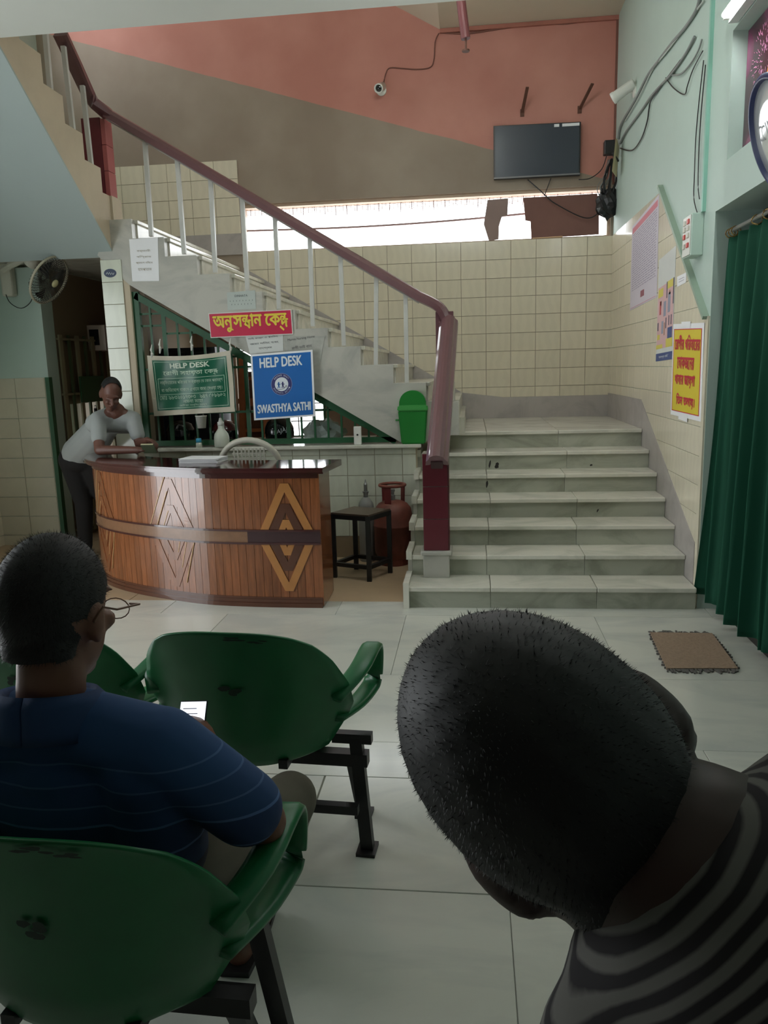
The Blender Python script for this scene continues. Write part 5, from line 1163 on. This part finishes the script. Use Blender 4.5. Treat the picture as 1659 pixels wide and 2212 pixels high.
# ================================================================== PEOPLE
def skinmat(name, c): return mat(name, c, .5, var=.12, vscale=8)
def head_prims(c, F, Up, s=1.0, feat=True):
    c = Vector(c); F = Vector(F).normalized(); Up = Vector(Up); Up = (Up - F * Up.dot(F)).normalized(); Rr = F.cross(Up)
    M3 = Matrix((Rr, F, Up)).transposed()
    def P(r, f, u): return c + (Rr * r + F * f + Up * u) * s
    def E(r, f, u, a, b_, d): return ('e', P(r, f, u), (a * s, b_ * s, d * s), M3)
    pr = [E(0, -.012, .022, .079, .1, .104), E(0, .022, -.045, .062, .073, .085), E(0, .058, -.105, .032, .03, .026)]
    if feat: pr += [('c', P(0, .095, .002), .009 * s, P(0, .117, -.032), .014 * s), E(0, .088, .024, .054, .014, .012), E(0, .097, -.062, .024, .011, .009), E(.035, .085, -.03, .022, .018, .02), E(-.035, .085, -.03, .022, .018, .02)]
    for sg in (-1, 1): pr += [E(sg * .081, -.012, -.012, .011, .021, .034), E(sg * .078, -.004, -.04, .009, .012, .014)]
    return pr, P, M3
def hair_for(person, P, M3, s, m, hairline, n=2600, ln=.014, voxel=.006, seed=1):
    """cap over the cranium cut at the hairline, with short strands"""
    rad = Vector((.084, .106, .110)) * s; c = P(0, -.014, .024)
    inv = M3.transposed()
    def keep(co):
        l = inv @ (co - c); return hairline(l.x / s, l.y / s, l.z / s)
    cap = organic('hair', [('e', c, tuple(rad), M3), ('e', P(0, -.05, -.05), (.062 * s, .052 * s, .065 * s), M3)], voxel, m, person, 3, .5, cut=lambda co: not keep(co))
    rnd = random.Random(seed); b = BM()
    src = [(v.co.copy(), v.normal.copy()) for v in cap.data.vertices]
    down = M3 @ Vector((0, -.25, -1))
    for k in range(n):
        co, no = rnd.choice(src); d = (no + down * rnd.uniform(.2, 1.3) + Vector((rnd.uniform(-.5, .5), rnd.uniform(-.5, .5), rnd.uniform(-.5, .5)))).normalized()
        w = no.cross(d); w = (w.normalized() if w.length > 1e-3 else Vector((1, 0, 0))) * .0004; L_ = ln * rnd.uniform(.5, 1.2); co = co - no * .001
        b.faces.new([b.verts.new(co - w), b.verts.new(co + w), b.verts.new(co + d * L_)])
    o = finish('hair_strands', b, m, cap, recalc=False); o['kind'] = 'stuff'
    return cap
def hand_prims(w, d, n, s=1.0, curl=.5, thumb=1):
    """wrist w, finger direction d, palm normal n (palm side)"""
    w, d, n = Vector(w), Vector(d).normalized(), Vector(n); n = (n - d * n.dot(d)).normalized(); sd = d.cross(n) * thumb
    M3 = Matrix((sd, d, n)).transposed(); pr = [('e', w + d * .05 * s, (.042 * s, .055 * s, .018 * s), M3)]
    for i, (o, L_) in enumerate(((.030, .070), (.011, .078), (-.009, .073), (-.028, .058))):
        a = w + d * .088 * s + sd * o * s; k1 = a + (d * math.cos(curl * .6) + n * math.sin(curl * .6)) * L_ * .48 * s
        k2 = k1 + (d * math.cos(curl * 1.5) + n * math.sin(curl * 1.5)) * L_ * .32 * s; k3 = k2 + (d * math.cos(curl * 2.2) + n * math.sin(curl * 2.2)) * L_ * .26 * s
        pr += [('c', a, .0095 * s, k1, .0088 * s), ('c', k1, .0088 * s, k2, .008 * s), ('c', k2, .008 * s, k3, .0068 * s)]
    a = w + d * .025 * s + sd * .03 * s; b_ = a + (d * .6 + sd * .7 + n * .3).normalized() * .038 * s; e = b_ + (d * .9 + sd * .1 + n * .4).normalized() * .032 * s
    return pr + [('c', a, .013 * s, b_, .0105 * s), ('c', b_, .0105 * s, e, .008 * s)]
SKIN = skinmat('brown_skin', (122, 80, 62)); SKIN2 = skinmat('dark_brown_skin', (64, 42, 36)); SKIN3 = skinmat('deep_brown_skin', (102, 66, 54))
HAIR = mat('black_hair', (18, 16, 16), .6, var=.3, vscale=30)
def mk_person(prims, voxel, m, label, sm=5):
    o = organic('person', prims, voxel, m, None, sm); return tag(o, label, 'person')
# ---- man in the blue polo, seated on the near bench, seen from behind
Y1 = 1.345
Hc = oy(124, 1318, Y1 + .02); Nb = oy(112, 1545, Y1)
Fd = Vector((math.sin(.1), math.cos(.1), -.12)); pr, P1, M1 = head_prims(Hc, Fd, (0.02, .1, 1), 1.14)
SR = oy(395, 1625, Y1 - .01); SL = Vector((2 * Nb.x - SR.x - .02, SR.y, SR.z)); SR = SR.lerp(Nb, .16); SL = SL.lerp(Nb, .16)
ER = oy(572, 1775, Y1 + .10); EL = Vector((SL.x - .1, Y1 + .12, ER.z)); ph = oy(412, 1572, 1.84)
HR = ph + Vector((.075, -.045, -.075)); HL = ph + Vector((-.085, -.045, -.075))
PV = Vector((Nb.x, 1.46, .50)); KR = oy(625, 1712, 2.02) - Vector((0, 0, .02)); KL = KR + Vector((-.36, .0, 0)); FR = oz(508, 2070, 0); FR = Vector((FR.x + .02, FR.y + .02, .05)); FL = FR + Vector((-.34, .05, 0))
body = pr + [('c', P1(0, -.02, -.08), .062, Nb, .066), ('c', Nb, .066, Nb + Vector((0, .075, -.3)), .09), ('c', Nb + Vector((0, .075, -.3)), .09, PV + Vector((0, .02, 0)), .11),
    ('c', SR, .058, ER, .046), ('c', ER, .047, HR, .03), ('c', SL, .058, EL, .046), ('c', EL, .047, HL, .03), ('c', Nb + Vector((0, .01, -.03)), .05, SR, .05), ('c', Nb + Vector((0, .01, -.03)), .05, SL, .05),
    ('c', PV + Vector((.1, 0, 0)), .085, KR, .062), ('c', PV - Vector((.1, 0, 0)), .085, KL, .062), ('c', KR, .058, FR, .038), ('c', KL, .058, FL, .038),
    ('c', FR + Vector((0, -.04, -.02)), .032, FR + Vector((.03, .15, -.02)), .028), ('c', FL + Vector((0, -.04, -.02)), .032, FL + Vector((-.03, .15, -.02)), .028)]
body += hand_prims(HR, Vector((-.25, .3, .6)), Vector((-.9, .2, .2)), 1, .7, 1) + hand_prims(HL, Vector((.25, .3, .6)), Vector((.9, .2, .2)), 1, .7, -1)
man1 = mk_person(body, .0085, SKIN, 'seated man in blue striped polo seen from behind holding a phone')
hair_for(man1, P1, M1, 1.14, HAIR, lambda x, y, z: (z > -.03 + max(0, y) * .8 and y < .085) or (y < -.02 and z > -.095 and abs(x) < .085 and not (abs(x) > .07 and z < -.03 and y > -.05)), 11000, .011, seed=3)
polo = bpy.data.materials.new('striped_polo'); polo.use_nodes = True; n = polo.node_tree.nodes; l = polo.node_tree.links; pbs = n['Principled BSDF']; pbs.inputs['Roughness'].default_value = .85
tcx = n.new('ShaderNodeTexCoord'); sp_ = n.new('ShaderNodeSeparateXYZ'); l.new(tcx.outputs['Object'], sp_.inputs[0]); mr = n.new('ShaderNodeMapRange'); l.new(sp_.outputs[2], mr.inputs[0]); mr.inputs[1].default_value = .45; mr.inputs[2].default_value = .95
rp = n.new('ShaderNodeValToRGB'); rp.color_ramp.interpolation = 'CONSTANT'; l.new(mr.outputs[0], rp.inputs[0]); l.new(rp.outputs[0], pbs.inputs['Base Color'])
bands = [(0, (40, 34, 52)), (.24, (84, 96, 132)), (.252, (42, 38, 58)), (.36, (36, 52, 88)), (.47, (90, 112, 160)), (.482, (36, 58, 98)), (.62, (84, 112, 162)), (.63, (40, 70, 114)), (.71, (76, 100, 142)), (.718, (40, 70, 114)), (.8, (74, 100, 144)), (.808, (42, 76, 122)), (.89, (76, 104, 150)), (.897, (42, 76, 122))]
while len(rp.color_ramp.elements) < len(bands): rp.color_ramp.elements.new(.5)
for e, (p_, c_) in zip(rp.color_ramp.elements, bands): e.position = p_; e.color = s2l(c_) + (1,)
SE_R = SR.lerp(ER, .80); SE_L = SL.lerp(EL, .80)
shirt = organic('polo_shirt', [('c', Nb + Vector((0, .012, -.03)), .078, Nb + Vector((0, .03, -.09)), .11), ('e', Nb + Vector((0, .05, -.16)), (.20, .12, .17), None), ('c', Nb + Vector((0, .07, -.2)), .125, PV + Vector((0, .0, .06)), .14), ('e', PV + Vector((.0, -.0, .10)), (.19, .14, .18), None),
    ('c', SR, .078, SE_R, .078), ('c', SL, .078, SE_L, .078), ('c', Nb + Vector((.03, .01, -.022)), .076, SR, .076), ('c', Nb + Vector((-.03, .01, -.022)), .076, SL, .076), ('c', SR + Vector((-.04, .02, -.05)), .095, SR + Vector((-.06, .09, -.28)), .10), ('c', SL + Vector((.04, .02, -.05)), .095, SL + Vector((.06, .09, -.28)), .10)], .009, polo, man1, 7)
quick('collar', mat('collar_blue', (34, 60, 100), .85), man1, lambda b: tube(b, [Nb + Vector((math.cos(a) * .088, math.sin(a) * .082 + .0, .028 + .02 * math.cos(a - PI / 2) * -1)) for a in [k * PI / 14 for k in range(-7, 22)]], 1, prof=[(-.012, -.03), (.0, -.05), (.026, -.062), (.024, -.04), (.022, -.03), (.018, .008), (.004, .026), (-.01, .012)]), True)
trs = mat('khaki_trousers', (104, 96, 84), .85, var=.15, vscale=10)
organic('trousers', [('c', PV + Vector((.09, -.02, -.0)), .118, KR + Vector((0, .0, -.005)), .080), ('c', PV - Vector((.09, .02, .0)), .118, KL, .08), ('e', PV + Vector((0, -.0, -.01)), (.19, .15, .11), None), ('c', KR, .08, FR + Vector((0, 0, .06)), .066), ('c', KL, .08, FL + Vector((0, 0, .06)), .066)], .011, trs, man1, 5)
for f_ in (FR, FL):
    quick('sandal', blackm, man1, lambda b: [prism(b, [Vector((f_.x + x_, f_.y + y_, .001)) for x_, y_ in ((-.04, -.09), (.04, -.09), (.055, .05), (.05, .17), (.0, .19), (-.04, .15), (-.045, .03))], (0, 0, .018)), tube(b, [f_ + Vector((-.045, .08, -.03)), f_ + Vector((0, .085, .012)), f_ + Vector((.05, .08, -.03))], .009, 6)])
gls = thing('eyeglasses', 'thin brown wire eyeglasses worn by the man in blue', 'glasses', P1(0, .09, 0))
g0 = P1(0, .09, 0); wirem = mat('bronze_wire', (110, 78, 62), .35, metal=.5)
for sg in (-1, 1):
    quick('lens_rim', wirem, gls, lambda b: tube(b, [P1(sg * .036 + math.cos(a) * .027, .122, -.018 + math.sin(a) * .019) - g0 for a in [k * PI / 8 for k in range(16)]], .0013, 5, closed=True))
    quick('temple', wirem, gls, lambda b: tube(b, [P1(sg * .064, .122, -.008) - g0, P1(sg * .089, .112, -.006) - g0, P1(sg * .094, .03, .0) - g0, P1(sg * .093, -.012, .012) - g0, P1(sg * .088, -.03, -.01) - g0], .0024, 5))
quick('bridge', wirem, gls, lambda b: tube(b, [P1(-.012, .123, -.014) - g0, P1(0, .128, -.008) - g0, P1(.012, .123, -.014) - g0], .0015, 5))
sp = thing('smartphone', 'smartphone with bright white screen held by the man in blue', 'phone', ph)
sp.rotation_euler = (-.75, 0, .1)
quick('case', blackp, sp, lambda b: box(b, (-.037, -.0, -.075), (.037, .009, .075), .004)); quick('screen', mat('phone_screen', (235, 238, 242), .2, emit=((230, 236, 245), .9)), sp, lambda b: box(b, (-.034, -.0012, -.07), (.034, .0, .07)))
quick('screen_text', greyprint, sp, lambda b: [box(b, (-.026, -.002, .05 - .014 * k), (.01 + .004 * (k % 3), -.0013, .052 - .014 * k)) for k in range(7)])
# ---- man leaning in from the right, very near, seen from behind
C2 = dist(1215, 1672, .60); up2 = (-_r * .71 + _u * .68 + _f * .02).normalized(); F2 = (_f * .95 + _u * -.10 - _r * .02)
pr, P2, M2 = head_prims(C2, F2, up2, 1.03)
Rb = _r; ax2 = -up2; N2 = dist(1505, 1910, .585); side2 = up2.cross(F2.normalized()).normalized()
if side2.dot(_r) < 0: side2 = -side2
chest2 = dist(1860, 2260, .64); PV2 = Vector((.56, .64, .50))
S2r = dist(1900, 1840, .62); S2l = dist(1450, 2350, .60)
E2r = S2r + Vector((.14, .12, -.24)); E2l = S2l + Vector((.03, .10, -.27)); H2r = Vector((.72, .93, .62)); H2l = Vector((.42, .92, .60))
K2r = Vector((.74, 1.02, .47)); K2l = Vector((.38, 1.04, .47)); F2r = Vector((.74, 1.0, .05)); F2l = Vector((.38, 1.02, .05))
body = pr + [('c', P2(0, -.015, -.06), .072, N2 + ax2 * .03, .074), ('c', N2, .078, chest2 + F2.normalized() * .03, .10), ('c', chest2 + F2.normalized() * .03, .11, PV2, .13), ('c', N2, .06, S2r, .055), ('c', N2, .06, S2l, .055), ('c', S2r, .057, E2r, .046), ('c', E2r, .046, H2r, .03), ('c', S2l, .057, E2l, .046), ('c', E2l, .046, H2l, .03),
    ('c', PV2 + Vector((.1, 0, 0)), .085, K2r, .062), ('c', PV2 - Vector((.1, 0, 0)), .085, K2l, .062), ('c', K2r, .058, F2r, .038), ('c', K2l, .058, F2l, .038), ('c', F2r + Vector((0, -.04, -.02)), .032, F2r + Vector((.02, .16, -.02)), .028), ('c', F2l + Vector((0, -.04, -.02)), .032, F2l + Vector((-.02, .16, -.02)), .028)]
body += hand_prims(H2r, (0, .8, -.3), (0, -.3, -1), 1, .5, 1) + hand_prims(H2l, (0, .8, -.3), (0, -.3, -1), 1, .5, -1)
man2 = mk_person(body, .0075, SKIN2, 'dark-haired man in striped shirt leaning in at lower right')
hair_for(man2, P2, M2, 1.03, HAIR, lambda x, y, z: (z > -.03 + max(0, y) * .8 and y < .09) or (y < -.0 and z > -.115), 14000, .0045, .005, seed=5)
str2 = bpy.data.materials.new('dark_striped_shirt'); str2.use_nodes = True; n = str2.node_tree.nodes; l = str2.node_tree.links; pbs = n['Principled BSDF']; pbs.inputs['Roughness'].default_value = .9
tcx = n.new('ShaderNodeTexCoord'); dt = n.new('ShaderNodeVectorMath'); dt.operation = 'DOT_PRODUCT'; dt.inputs[1].default_value = ax2; l.new(tcx.outputs['Object'], dt.inputs[0])
ml = n.new('ShaderNodeMath'); ml.operation = 'MULTIPLY'; ml.inputs[1].default_value = 820.0; l.new(dt.outputs['Value'], ml.inputs[0]); sn = n.new('ShaderNodeMath'); sn.operation = 'SINE'; l.new(ml.outputs[0], sn.inputs[0])
rp = n.new('ShaderNodeValToRGB'); rp.color_ramp.elements[0].position = .3; rp.color_ramp.elements[1].position = .75; rp.color_ramp.elements[0].color = s2l((30, 26, 28)) + (1,); rp.color_ramp.elements[1].color = s2l((104, 102, 97)) + (1,); mr = n.new('ShaderNodeMapRange'); mr.inputs[1].default_value = -1; l.new(sn.outputs[0], mr.inputs[0]); l.new(mr.outputs[0], rp.inputs[0]); l.new(rp.outputs[0], pbs.inputs['Base Color'])
organic('shirt', [('e', chest2, (.18, .14, .17), None), ('c', chest2, .15, PV2 + Vector((0, 0, .05)), .17), ('c', N2 + ax2 * .055, .086, chest2, .13), ('c', N2 + ax2 * .05, .08, S2r, .082), ('c', N2 + ax2 * .05, .08, S2l, .082), ('c', S2r, .082, S2r.lerp(E2r, .75), .075), ('c', S2l, .082, S2l.lerp(E2l, .75), .075), ('c', S2l, .082, chest2 + ax2 * .1, .12), ('c', S2r, .082, chest2 + ax2 * .1, .12)], .009, str2, man2, 6)
quick('collar', mat('dark_collar', (40, 36, 36), .9), man2, lambda b: tube(b, [N2 + ax2 * .008 + (side2 * math.cos(a) + F2.normalized() * math.sin(a)) * .082 for a in [k * PI / 14 for k in range(28)]], .014, 8, closed=True), True)
organic('trousers', [('c', PV2 + Vector((.09, 0, 0)), .118, K2r, .08), ('c', PV2 - Vector((.09, 0, 0)), .118, K2l, .08), ('e', PV2, (.19, .15, .11), None), ('c', K2r, .08, F2r + Vector((0, 0, .05)), .066), ('c', K2l, .08, F2l + Vector((0, 0, .05)), .066)], .012, mat('charcoal_trousers', (46, 46, 50), .9), man2, 5)
# ---- man leaning on the reception desk
Yd = 6.15
C3 = oy(240, 850, Yd - .05); F3 = Vector((.42, -.72, -.50)); pr, P3, M3_ = head_prims(C3, F3, (.35, -.35, .9), 1.0)
N3 = C3 + Vector((-.06, .09, -.14)); SA = oy(212, 905, Yd - .0); SB = oy(288, 905, Yd + .12); Ctr = (SA + SB) / 2
N3 = Vector((Ctr.x, Ctr.y + .02, Ctr.z + .06)); PV3 = oy(172, 985, Yd + .38)
EA = Vector((oy(222, 968, 6.0).x - .02, 5.98, 1.03)); EB = Vector((oy(305, 955, 6.25).x, 6.22, 1.05)); HA = Vector((oy(300, 965, 5.95).x, 5.94, 1.03)); HB = Vector((oy(318, 945, 6.02).x, 6.02, 1.10))
ka = Vector((PV3.x - .02, PV3.y + .03, .50)); kb = Vector((PV3.x + .16, PV3.y + .10, .50)); fa = Vector((PV3.x - .06, PV3.y + .06, .07)); fb_ = Vector((PV3.x + .14, PV3.y + .18, .07))
body = pr + [('c', P3(0, -.02, -.08), .055, N3, .06), ('c', N3, .075, N3.lerp(PV3, .45), .12), ('c', N3.lerp(PV3, .45), .12, PV3, .13), ('c', N3, .055, SA, .05), ('c', N3, .055, SB, .05), ('c', SA, .052, EA, .042), ('c', EA, .042, HA, .028), ('c', SB, .052, EB, .042), ('c', EB, .042, HB, .028),
    ('c', PV3 + Vector((-.08, 0, -.05)), .085, ka, .06), ('c', PV3 + Vector((.08, 0, -.05)), .085, kb, .06), ('c', ka, .056, fa, .036), ('c', kb, .056, fb_, .036), ('c', fa + Vector((0, .04, -.035)), .03, fa + Vector((.08, -.13, -.04)), .026), ('c', fb_ + Vector((0, .04, -.035)), .03, fb_ + Vector((.08, -.13, -.04)), .026)]
body += hand_prims(HA, (1, .1, .1), (0, .3, -1), .95, .5, 1) + hand_prims(HB, (.8, -.5, -.1), (-.3, -.3, -.8), .95, .7, 1)
man3 = mk_person(body, .0085, SKIN3, 'man in pale grey t-shirt leaning over the reception desk')
hair_for(man3, P3, M3_, 1.0, HAIR, lambda x, y, z: (z > .035 and y < .05) or (y < .0 and z > -.06), 900, .004, .007, seed=8)
organic('t_shirt', [('c', N3.lerp(PV3, .25) + Vector((0, -.02, 0)), .125, N3.lerp(PV3, .55), .14), ('c', N3.lerp(PV3, .5), .14, PV3 + Vector((0, 0, .02)), .15), ('c', N3 + (PV3 - N3) * .08, .082, SA, .066), ('c', N3 + (PV3 - N3) * .08, .082, SB, .066), ('c', SA.lerp(PV3, .12), .085, SB.lerp(PV3, .12), .085), ('c', SA, .066, SA.lerp(EA, .62), .062), ('c', SB, .066, SB.lerp(EB, .62), .062)], .010, mat('pale_grey_cotton', (156, 160, 158), .9, var=.06), man3, 6)
organic('trousers', [('c', PV3 + Vector((-.08, 0, -.03)), .112, ka, .08), ('c', PV3 + Vector((.08, 0, -.03)), .112, kb, .08), ('e', PV3 + Vector((0, 0, -.05)), (.165, .145, .1), None), ('c', ka, .08, fa + Vector((0, 0, .03)), .062), ('c', kb, .08, fb_ + Vector((0, 0, .03)), .062)], .012, mat('dark_trousers', (26, 24, 24), .9), man3, 5)
for f_ in (fa, fb_): quick('shoe', blackm, man3, lambda b: ellip(b, f_ + Vector((.035, -.04, -.028)), (.05, .12, .042), Matrix.Rotation(.5, 3, 'Z')), True)
nb_ = thing('notebook', 'small green notebook in the hands of the man at desk', 'notebook', HA + Vector((.10, -.03, .005))); nb_.rotation_euler = (.6, 0, -.1)
quick('cover', mat('notebook_cover', (74, 84, 62), .6), nb_, lambda b: box(b, (-.055, -.006, -.035), (.055, .008, .05), .002)); quick('pages', mat('cream_pages', (206, 198, 160), .8), nb_, lambda b: box(b, (-.052, -.003, .05), (.052, .006, .054)))

# dark scuffs on two risers of the wide stairs
stm = mat('black_scuff', (38, 36, 32), .8)
for (x, y, w, h, k) in ((1058, 1003, 5, 22, 4), (1073, 1006, 14, 16, 4), (1052, 1045, 6, 20, 3), (1277, 1005, 8, 5, 4), (1291, 1103, 5, 8, 2)):
    Yk = Y0 + k * TD - .0012
    def stain(b):
        c = oy(x, y, Yk); n_ = 9
        b.faces.new([b.verts.new((c.x + math.cos(a * 2 * PI / n_) * w * .0018 * random.uniform(.5, 1) + .004 * math.sin(a * 2 * PI / n_), Yk, c.z + math.sin(a * 2 * PI / n_) * h * .0018 * random.uniform(.6, 1))) for a in range(n_)])
    quick('scuff_mark', stm, fl1, stain)
